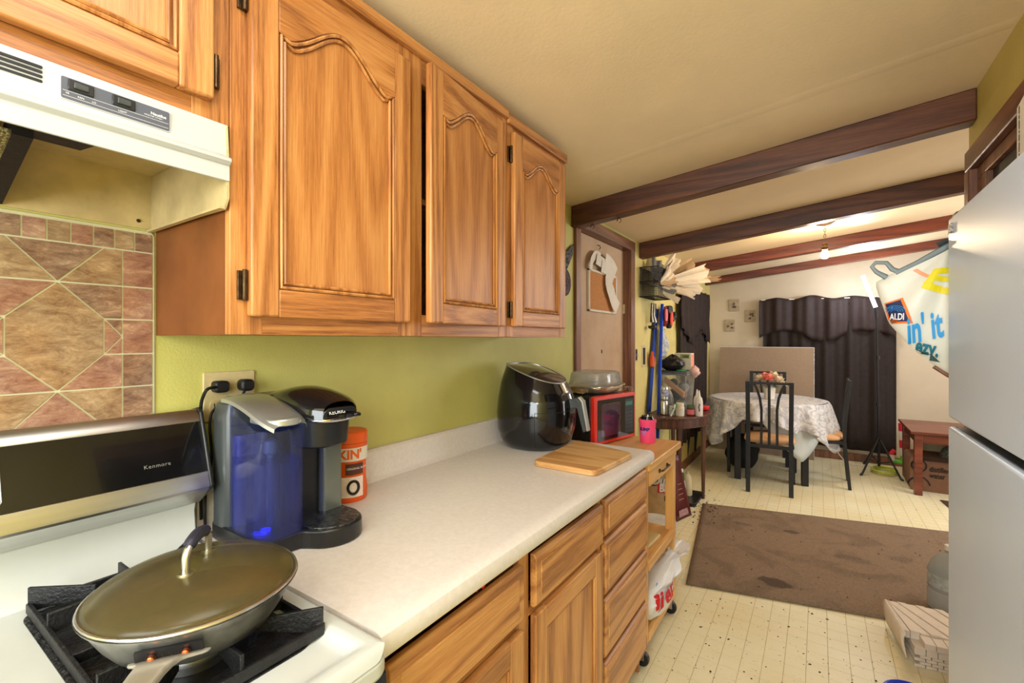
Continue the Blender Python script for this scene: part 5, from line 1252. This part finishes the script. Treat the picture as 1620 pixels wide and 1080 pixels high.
# leaning board, plaques, curtain at the far wall
BRD = plain('fibreboard', (158, 134, 110), .8, var=.05, scale=40)
t = thing('leaning_board', 'large tan fibreboard sheet leaning against the far wall behind the table', 'board', (.62, 6.25, 0))
obj('sheet', MB().hexa([(.135, 6.17, .001), (1.135, 6.17, .001), (1.135, 6.195, .001), (.135, 6.195, .001), (.150, 6.255, 1.262), (1.135, 6.255, 1.262), (1.135, 6.28, 1.262), (.150, 6.28, 1.262)]), BRD, t)
obj('edge_tape', MB().hexa([(1.1355, 6.168, .001), (1.142, 6.168, .001), (1.142, 6.196, .001), (1.1355, 6.196, .001), (1.1355, 6.253, 1.264), (1.142, 6.253, 1.264), (1.142, 6.281, 1.264), (1.1355, 6.281, 1.264)]), plain('worn_white_edge', (200, 196, 190), .7, var=.4, scale=30), t)
obj('top_edge', MB().bx(.150, 1.135, 6.254, 6.281, 1.2621, 1.268), PAPER, t)
SLATE = plain('plaque_stone', (174, 156, 128), .8, var=.15, scale=30)
for k, (x, z, lab) in enumerate(((.29, 1.79, 'small square stone plaque, topmost of three on the far wall'), (.475, 1.65, 'small square plaque with a flower, closest to the dark curtain'), (.24, 1.535, 'small square plaque with leaves, lowest of the three on the far wall'))):
    t = thing('wall_plaque', lab, 'plaque', (x, YF, z), 0, 'stone plaques on the far wall')
    obj('plate', MB().bx(x-.060, x+.060, YF-.014, YF-.0005, z-.075, z+.075), SLATE, t, .003)
    rk = random.Random(k)
    for j in range(3+k % 2):
        a = rk.uniform(0, 6); px, pz = x+rk.uniform(-.015, .015), z+rk.uniform(-.02, .02)
        obj('relief_leaf', MB().prism([(px+.038*math.cos(a)*s_+.014*math.sin(a)*w_, pz+.038*math.sin(a)*s_-.014*math.cos(a)*w_) for s_, w_ in ((0, 0), (.5, 1), (1, 0), (.5, -1))], 'y', YF-.019, YF-.0135), plain('relief_dark_%d%d' % (k, j), (96, 80, 66), .8), t)
t = thing('window_curtain', 'wide dark brown curtain with a scalloped valance on the far wall', 'curtain', (1.23, 6.33, .2))
CURT = plain('dark_curtain', (40, 29, 25), .8, var=.2, scale=25, bump=.2, bscale=300)
curtain(t, lambda u, v: (.62+1.25*u, 6.345+.020*math.sin(u*34+.5*math.sin(v*3))+.008*math.sin(u*71), (.17-.05*u)+(1.80-.17)*v), CURT, 140, 12)
def val2(u, v):
    x = .58+1.28*u; top = 1.845-.012*math.cos(u*22)-.02*u+(.02*math.exp(-((u-.42)/.1)**2))
    bot = 1.38+.085*math.sin(PI*min(1, u/.42))-.045*math.exp(-((u-.5)/.1)**2)+.08*math.sin(PI*max(0, (u-.58)/.42))
    return (x, 6.315+.016*math.sin(u*30)+.006*math.sin(u*77)-.012*math.sin(PI*v), top+(bot-top)*v)
curtain(t, val2, plain('valance_cloth', (48, 33, 30), .7, var=.15, scale=25, bump=.2, bscale=300), 140, 10, 'valance')
obj('rod', MB().tube([(.60, 6.33, 1.835), (1.86, 6.33, 1.815)], .006, 8), PAPER, t)

# tripod with light tube
t = thing('tripod_light', 'black tripod with a glowing LED tube standing in front of the dark curtain', 'tripod light', (1.70, 6.0, 0))
B = Vector((1.695, 6.0, 0))
obj('pole', MB().tube([tuple(B+Vector((0, 0, .06))), tuple(B+Vector((-.006, 0, .7)))], .011, 10), BLACKM, t)
obj('pole_section', MB().tube([tuple(B+Vector((-.006, 0, .68))), tuple(B+Vector((-.014, 0, 1.18)))], .008, 10), BLACKM, t)
obj('pole_section', MB().tube([tuple(B+Vector((-.014, 0, 1.16))), tuple(B+Vector((-.020, 0, 1.60)))], .006, 10), BLACKM, t)
for z in (.34, .69, 1.17): obj('clamp', MB().tube([tuple(B+Vector((-.008, 0, z-.018))), tuple(B+Vector((-.008, 0, z+.018)))], .016, 10), BLACKP, t)
for a in (238, 300, 110):
    d = Vector((math.cos(math.radians(a)), math.sin(math.radians(a)), 0))
    L_ = obj('leg', MB().tube([tuple(B+d*.02+Vector((0, 0, .33))), tuple(B+d*.29+Vector((0, 0, .012)))], .009, 8), BLACKM, t)
    obj('brace', MB().tube([tuple(B+Vector((0, 0, .09))), tuple(B+d*.18+Vector((0, 0, .15)))], .005, 6), BLACKM, L_)
    obj('rubber_foot', MB().tube([tuple(B+d*.285+Vector((0, 0, .024))), tuple(B+d*.312+Vector((0, 0, .008)))], .011, 8), BLACKP, L_)
tu0, tu1 = Vector((1.668, 6.0, 1.69)), Vector((1.562, 6.0, 2.02))
obj('swivel_head', MB().tube([tuple(B+Vector((-.020, 0, 1.58))), tuple(B+Vector((-.022, 0, 1.64))), tuple(tu0)], [.012, .014, .010], 10), BLACKP, t)
obj('light_tube', MB().tube([tuple(tu0.lerp(tu1, k/6)) for k in range(7)], .017, 14), plain('led_glow', (232, 238, 255), .4, var=0, emit=14), t)
t = thing('extension_cord', 'white extension cord running from the tablecloth corner to the tripod base', 'cord', (1.45, 6.2, 0))
obj('cable', MB().tube(spline([(1.30, 5.75, .32), (1.33, 5.90, .22), (1.38, 6.05, .10), (1.46, 6.12, .02), (1.56, 6.16, .008), (1.68, 6.20, .008), (1.76, 6.16, .008)], 6), .0055, 8), PAPER, t)
t = thing('coiled_cord', 'loose yellow-green cord coiled on the floor around the tripod feet', 'cord', (1.82, 5.9, 0))
P = [(1.735+.10*math.cos(a)*(1+.1*math.sin(a*1.7)), 5.98+.13*math.sin(a)*(1+.08*math.cos(a*2.3)), .009+.0016*a) for a in [k*2*PI*3.6/70 for k in range(71)]]
obj('cable', MB().tube(P, .0065, 6), plain('yellow_cord', (196, 206, 90), .5), t)
# striped yard cane
t = thing('candy_cane_stake', 'red, white and green striped plastic cane leaning beside the curtain', 'decoration', (1.87, 6.2, 0))
CR_, CW_, CG_ = plain('cane_red', (220, 40, 60), .5), plain('cane_white', (230, 224, 214), .5), plain('cane_green', (110, 200, 70), .5)
seg_ = [(1.885, 6.12, .50), (1.888, 6.12, .42), (1.892, 6.12, .33), (1.895, 6.12, .25), (1.898, 6.12, .17), (1.90, 6.12, .10)]
for k in range(5): obj('stripe', MB().tube([seg_[k], seg_[k+1]], .026, 14), (CR_, CW_, CR_, CW_, CG_)[k], t)
for k, (a, b) in enumerate((((1.83, 6.12, .22), (1.80, 6.12, .17)), ((1.80, 6.12, .17), (1.82, 6.12, .11)), ((1.82, 6.12, .11), (1.90, 6.12, .10)))): obj('stripe', MB().tube([a, b], .022, 12), (CR_, CW_, CG_)[k], t)

# side table and boxes by the far wall
t = thing('side_table', 'reddish-brown wooden side table near the far wall beside the fridge', 'table', (2.3, 5.6, 0))
obj('top', MB().bx(1.848, 2.75, 5.26, 6.02, .535, .557), CHERRY, t, .004)
obj('apron', MB().bx(1.89, 2.70, 5.30, 5.32, .455, .535).bx(1.885, 1.905, 5.32, 5.96, .455, .535).bx(1.89, 2.70, 5.94, 5.96, .455, .535).bx(2.69, 2.71, 5.32, 5.96, .455, .535), CHERRY, t)
for x in (1.876, 2.66):
    for y in (5.285, 5.935): obj('leg', MB().bx(x, x+.055, y, y+.055, .0005, .535), CHERRY, t, .003)
CB = plain('brown_box', (128, 92, 70), .85, var=.08, scale=14)
t = thing('water_box', 'cardboard distilled water box under the reddish side table', 'box', (2.2, 5.7, 0))
bp2 = obj('carton', MB().prism(rrect(1.868, 2.55, .001, .300, .03), 'y', 5.46, 5.82), CB, t)
obj('open_flap', MB().bx(1.90, 2.53, 5.452, 5.458, .275, .301), plain('dark_flap', (60, 44, 36), .9), t)
lettering('distilled', .062, (lambda a, b: (2.0+a*.72, 5.455, .185+b)), INK, t, bold=.001)
lettering('water', .062, (lambda a, b: (2.0+a*.72, 5.455, .130+b)), INK, t, bold=.001)
def ring(cx, cz, r, a0, a1, th): return MB().tube([(cx+r*math.cos(math.radians(a)), 5.457, cz+r*math.sin(math.radians(a))) for a in [a0+(a1-a0)*k/16 for k in range(17)]], th, 6)
for a in ((1.925, .225, .055, -70, 70, .004), (1.925, .225, .045, 120, 250, .007), (1.92, .045, .085, 8, 85, .004), (1.93, .045, .075, 105, 175, .007)): obj('print_ring', ring(*a), INK, t)
t = thing('woven_basket', 'dark dotted upturned bowl standing on the distilled water box', 'bowl', (2.16, 5.62, .301))
obj('bowl', MB().lathe([(.12, 0), (.118, .03), (.10, .07), (.06, .10), (0, .108)], (2.21, 5.60, .302), 28, cap=(True, False)), plain('dotted_green', (52, 62, 54), .7, var=.5, scale=90, c2=(150, 156, 140)), t)
t = thing('paper_sack', 'pale paper sack standing behind the water box under the side table', 'sack', (2.05, 5.88, 0))
obj('sack', blob(lambda u, v: (2.16+.17*math.copysign(abs(math.cos(2*PI*u))**.5, math.cos(2*PI*u)), 5.872+.035*math.sin(2*PI*u)+.0, .002+.43*v), 24, 8), plain('pale_sack', (206, 198, 160), .8, var=.08), t)
t = thing('door_mat', 'small dark mat on the floor in front of the side table', 'mat', (2.2, 5.0, 0))
obj('mat', MB().prism([(2.10, 4.60), (2.80, 4.60), (2.80, 5.22), (2.03, 5.22)], 'z', .0005, .008), plain('dark_mat', (74, 56, 40), .95, var=.2, scale=60), t, .002)

# pendant bulb
t = thing('pendant_lamp', 'bare glowing bulb hanging on a short chain from the dining ceiling', 'lamp', (BULB[0], BULB[1], 2.0))
zc = CZ(BULB[0])
obj('ceiling_plate', MB().lathe([(.0, 0), (.065, -.004), (.075, -.012), (.045, -.022), (.018, -.028), (0, -.030)], (BULB[0], BULB[1], zc+.004), 28, cap=(False, False)), BRONZE, t)
for k in range(4): 
    z = zc-.038-k*.022; R_ = [(BULB[0]+.007*math.cos(a)*(k % 2), BULB[1]+.007*math.cos(a)*(1-k % 2), z+.014*math.sin(a)) for a in [2*PI*j/12 for j in range(12)]]
    obj('chain_link', MB().tube(R_, .0018, 6, closed=True), BRONZE, t)
obj('socket', MB().lathe([(.012, .085), (.018, .08), (.020, .055), (.024, .05), (.024, .035), (.015, .030)], (BULB[0], BULB[1], 2.005), 20), BRONZE, t)
obj('bulb', MB().lathe([(0, -.032), (.016, -.028), (.028, -.012), (.030, .002), (.024, .020), (.014, .034), (.013, .040)], (BULB[0], BULB[1], 2.0), 24, cap=(False, True)), plain('bulb_glow', (255, 226, 170), .3, var=0, emit=14), t, smooth=80)

# ================================================================ FRIDGE AND WHAT IS ROUND IT
FXF = 1.467
t = thing('refrigerator', 'white two-door refrigerator with its doors facing the cabinets', 'refrigerator', (1.85, 1.25, 0))
obj('body', MB().bx(FXF+.075, 2.17, .905, 1.655, .03, 1.668), FRIDGEM, t, .006)
fz = obj('freezer_door', MB().bx(FXF, FXF+.066, .90, 1.662, 1.150, 1.676), FRIDGEM, t, .006, seg=3)
fd = obj('fridge_door', MB().bx(FXF, FXF+.066, .90, 1.662, .105, 1.126), FRIDGEM, t, .006, seg=3)
obj('door_seal', MB().bx(FXF+.066, FXF+.075, .915, 1.645, .12, 1.66), GREYD, t)
obj('door_gap_cap', MB().bx(FXF+.012, FXF+.060, .915, 1.648, 1.1262, 1.1285), GREYD, fd)
obj('handle', MB().tube([(FXF-.0, .93, 1.2), (FXF-.03, .93, 1.22), (FXF-.03, .93, 1.5), (FXF, .93, 1.52)], .009, 10), FRIDGEM, fz)
obj('handle', MB().tube([(FXF-.0, .93, 1.08), (FXF-.03, .93, 1.06), (FXF-.03, .93, .7), (FXF, .93, .68)], .009, 10), FRIDGEM, fd)
obj('kick_grille', MB().bx(FXF+.03, FXF+.06, .91, 1.65, .012, .095), GREYD, t, .003)
obj('wheel', MB().tube([(1.6, .95, .016), (1.6, .98, .016)], .016, 12).tube([(1.6, 1.58, .016), (1.6, 1.61, .016)], .016, 12).tube([(2.1, .95, .016), (2.1, .98, .016)], .016, 12).tube([(2.1, 1.58, .016), (2.1, 1.61, .016)], .016, 12), BLACKM, t)
obj('hinge_cover', MB().prism(rrect(FXF+.005, FXF+.10, 1.60, 1.655, .01), 'z', 1.669, 1.684), GREYD, t, .003)
t = thing('fridge_magnet', 'tiny patterned magnet at the top corner of the freezer door', 'magnet', (FXF, 1.62, 1.645))
obj('plate', MB().bx(FXF-.004, FXF-.0005, 1.608, 1.640, 1.634, 1.656), plain('magnet_print', (200, 200, 200), .5, var=.5, scale=200, c2=(60, 60, 60)), t)
obj('backing', MB().bx(FXF-.0045, FXF-.0035, 1.606, 1.642, 1.632, 1.634), BLACKM, t)
t = thing('paper_box', 'white printed paper carton standing on top of the refrigerator', 'box', (1.56, 1.22, 1.669))
def pc(a, b, c): return (a, b, c)
Mp = Matrix.Translation((1.50, 1.285, 1.6775)) @ Matrix.Rotation(math.radians(-6), 4, 'Z')
obj('carton', MB().bx(.0, .16, -.14, 0, 0, .128, Mp), PAPER, t, .001)
q = MB(); zz = .122
for w_ in (.014, .007, .016, .005, .012, .018, .006):
    q.bx(-.0008, -.0002, -.026, -.022, zz-w_, zz, Mp); zz -= w_+.003
obj('print_line', q, INK, t)
# tote bag
t = thing('tote_bag', 'white shopping tote with yellow and blue print hung beside the fridge', 'tote bag', (1.5, 1.72, 1.25))
TOTE = plain('tote_film', (220, 218, 206), .4, var=.03, bump=.15, bscale=8)
def topz(x): return 1.530+(x-1.328)*.62 if x < 1.50 else 1.637+(x-1.50)*.12
def botz(x):
    P = [(1.318, 1.525), (1.333, 1.47), (1.351, 1.405), (1.40, 1.333), (1.453, 1.280), (1.50, 1.243), (1.56, 1.232), (1.64, 1.30)]
    for i in range(len(P)-1):
        if x <= P[i+1][0]: s_ = (x-P[i][0])/(P[i+1][0]-P[i][0]); return P[i][1]*(1-s_)+P[i+1][1]*s_
    return P[-1][1]
def tote(sgn):
    def f_(u, v):
        x = 1.322+(1.64-1.322)*u; a, b = topz(x), botz(x); z = b+(a-b)*v
        bul = math.sin(PI*min(max(u, 0), 1))**.5*math.sin(PI*min(1, v*.93))**.6*.034
        # folds radiating from the hanging corner
        dx, dz = x-1.50, z-1.64; an = math.atan2(dz, dx); rr = math.hypot(dx, dz)
        fold = .0055*math.sin(an*13)*min(1, rr*9)*math.sin(PI*u)**.4*math.sin(PI*v)**.4
        return (x, 1.735+sgn*(bul)+fold, z)
    return f_
fm = MB().grid(tote(-1), 60, 44); obj('front_panel', fm, TOTE, t, smooth=70); obj('back_panel', MB().grid(tote(1), 30, 24), TOTE, t, smooth=70)
tb = BVHTree.FromPolygons(fm.v, fm.f)
obj('handle_strap', MB().tube([(1.365, 1.722, 1.548), (1.41, 1.72, 1.572), (1.45, 1.718, 1.597), (1.50, 1.716, 1.628), (1.55, 1.714, 1.638)], [.007, .007, .008, .010, .010], 8, flat=.6), plain('grey_strap', (112, 124, 126), .4), t)
obj('handle_loop', MB().tube([(1.345, 1.722, 1.538), (1.322, 1.722, 1.555), (1.311, 1.722, 1.572), (1.320, 1.722, 1.583), (1.345, 1.722, 1.580), (1.358, 1.722, 1.560), (1.372, 1.722, 1.553)], [.008, .006, .005, .0055, .006, .007, .007], 8, flat=.6), plain('grey_loop', (112, 124, 126), .4), t)
obj('clip', MB().tube([(1.455, 1.716, 1.618), (1.495, 1.714, 1.636)], .008, 4), plain('dark_clip', (60, 70, 74), .4), t)
df = lambda x0, z0, r=(1, 0, 0), u=(0, 0, 1), off=.0038: drape(tb, (x0, 1.4, z0), r, u, (0, 1, 0), off)
SKY = plain('sky_blue_ink', (38, 150, 220), .5, var=.02); TEAL = plain('teal_ink', (26, 110, 130), .5, var=.02); YEL = plain('yellow_ink', (232, 214, 26), .5, var=.03); NAV2 = plain('navy_patch', (26, 32, 84), .5)
_f = df(1.392, 1.345, (1, 0, .30), (-.08, 0, 1), .007)
lettering("in' it", .104, (lambda a, b: _f(a*.42, b)), SKY, t, bold=.003)
_g = df(1.408, 1.322, (1, 0, -.30), (.05, 0, 1), .008)
lettering('ezy.', .058, (lambda a, b: _g(a*.55, b)), TEAL, t, bold=.002)
def patch(pts, m, off=.0015, name='print_patch'):
    d_ = drape(tb, (0, 1.4, 0), (1, 0, 0), (0, 0, 1), (0, 1, 0), off)
    mb = MB(); n = 10; a, b, c, e = [Vector(p) for p in pts]
    return obj(name, mb.grid(lambda u, v: tuple(d_(*(a.lerp(b, u).lerp(e.lerp(c, u), v)))), n, n), m, t, smooth=0)
patch([(1.3515, 1.402), (1.402, 1.402), (1.380, 1.476), (1.340, 1.462)], plain('orange_edge', (238, 120, 40), .5), .0014)
patch([(1.354, 1.408), (1.393, 1.408), (1.375, 1.470), (1.343, 1.459)], NAV2, .002)
_h = df(1.352, 1.413)
lettering('ALDI', .026, (lambda a, b: _h(a*.55, b)), WHITET, t, bold=.0008)
for k in range(4):
    q = MB().tube([df(0, 0)(1.362+(.008+.005*k)*math.cos(a), 1.436+(.006+.004*k)*math.sin(a)) for a in [PI*j/10 for j in range(11)]], .0008, 5); obj('wave_line', q, SKY, t)
for pp in ([(1.418, 1.500), (1.50, 1.468), (1.50, 1.486), (1.425, 1.518)], [(1.425, 1.515), (1.445, 1.550), (1.462, 1.550), (1.443, 1.512)], [(1.445, 1.536), (1.52, 1.543), (1.52, 1.558), (1.445, 1.552)], [(1.44, 1.520), (1.50, 1.510), (1.505, 1.522), (1.455, 1.532)], [(1.485, 1.468), (1.51, 1.47), (1.52, 1.55), (1.50, 1.55)]): patch(pp, YEL, .0017)
patch([(1.402, 1.552), (1.430, 1.528), (1.437, 1.534), (1.412, 1.557)], plain('peach_ink', (240, 160, 120), .5), .0017)
obj('brown_hem', MB().tube([(x, 1.735, botz(x)-.002) for x in (1.45, 1.48, 1.51, 1.54, 1.57)], .006, 6), TRIM, t)
obj('hook', MB().tube([(1.548, 1.714, 1.640), (1.548, 1.70, 1.655), (1.548, 1.66, 1.674), (1.548, 1.64, 1.676)], .003, 6), BRONZE, t)

# jug
JX, JY = 1.722, 3.10
t = thing('water_jug', 'large clear plastic water jug standing on the rug beside the fridge', 'jug', (JX, JY, .0135))
obj('jug', MB().lathe([(.078, .001), (.085, .008), (.085, .09), (.080, .10), (.085, .11), (.085, .19), (.070, .235), (.035, .275), (.018, .285), (.018, .30)], (JX, JY, .0136), 36), plain('cloudy_jug', (176, 182, 184), .2, var=.04, alpha=.72), t)
obj('cap', MB().lathe([(.021, .298), (.021, .32), (.018, .322)], (JX, JY, .0136), 20), PAPER, t)
obj('label', MB().lathe([(.0855, .12), (.0855, .18)], (JX, JY, .0136), 36, cap=(False, False)), plain('jug_label', (170, 178, 180), .4, var=.2, scale=40), t)
# blocky slatted white stack
WB = plain('bone_white_slat', (222, 208, 190), .6, var=.05, scale=20)
t = thing('slatted_stack', 'bone-white folded slat mat with block edges on the floor beside the fridge', 'mat', (1.62, 2.65, 0))
ax, ay = Vector((1, .16)).normalized(), Vector((-.14, 1)).normalized()
O = Vector((1.512, 2.50))
def pt(a, b): p = O+ax*a+ay*b; return (p.x, p.y)
def blk(a0, a1, b0, b1, z0, z1, name='block', sk=0): obj(name, MB().prism([pt(a0, b0), pt(a1, b0), pt(a1+sk, b1), pt(a0+sk, b1)], 'z', z0, z1), WB, t, .0015, smooth=0)
for r_ in range(4):
    for k in range(9):
        a = k*.038+(.019 if r_ % 2 else 0); blk(a+.001, a+.036, .012+.010*r_*0, .30, .001+r_*.013, .0125+r_*.013, 'brick')
for k in range(9): blk(k*.038, k*.038+.036, .006, .30, .054, .086)
for k in range(8): blk(.03+k*.038, .03+k*.038+.036, -.006, .06, .0875, .112)
for k in range(12):
    a = -.10+k*.034
    P = [(max(-.02, a), .062) , (a+.031, .062), (a+.031-.12, .31), (a-.12, .31)]
    P = [(max(-.02, x), y) for x, y in P]; P = [(min(.34, x), y) for x, y in P]
    if max(p[0] for p in P)-min(p[0] for p in P) < .01: continue
    obj('plank', MB().prism([pt(*p) for p in P], 'z', .0875, .118+.003*(k % 2)), WB, t, .001, smooth=0)
obj('curled_end', MB().grid(lambda u, v: (lambda p: (p[0], p[1], .120-.10*v**2))(pt(-.022-.012*math.sin(PI*v), .02+.29*u)), 8, 8), WB, t, solid=.005)
t = thing('blue_basin', 'bright blue plastic basin rim on the floor beside the fridge', 'basin', (1.50, 2.16, 0))
obj('basin', MB().lathe([(.070, .001), (.085, .053), (.092, .055), (.092, .061), (.082, .059), (.066, .008), (0, .008)], (1.470, 2.185, -.0), 36, cap=(True, False)), plain('bright_blue', (20, 50, 170), .35), t)
obj('rim', MB().tube([(1.470+.090*math.cos(a), 2.185+.090*math.sin(a), .060) for a in [2*PI*k/36 for k in range(36)]], .004, 6, closed=True), plain('bright_blue_rim', (24, 60, 190), .35), t)
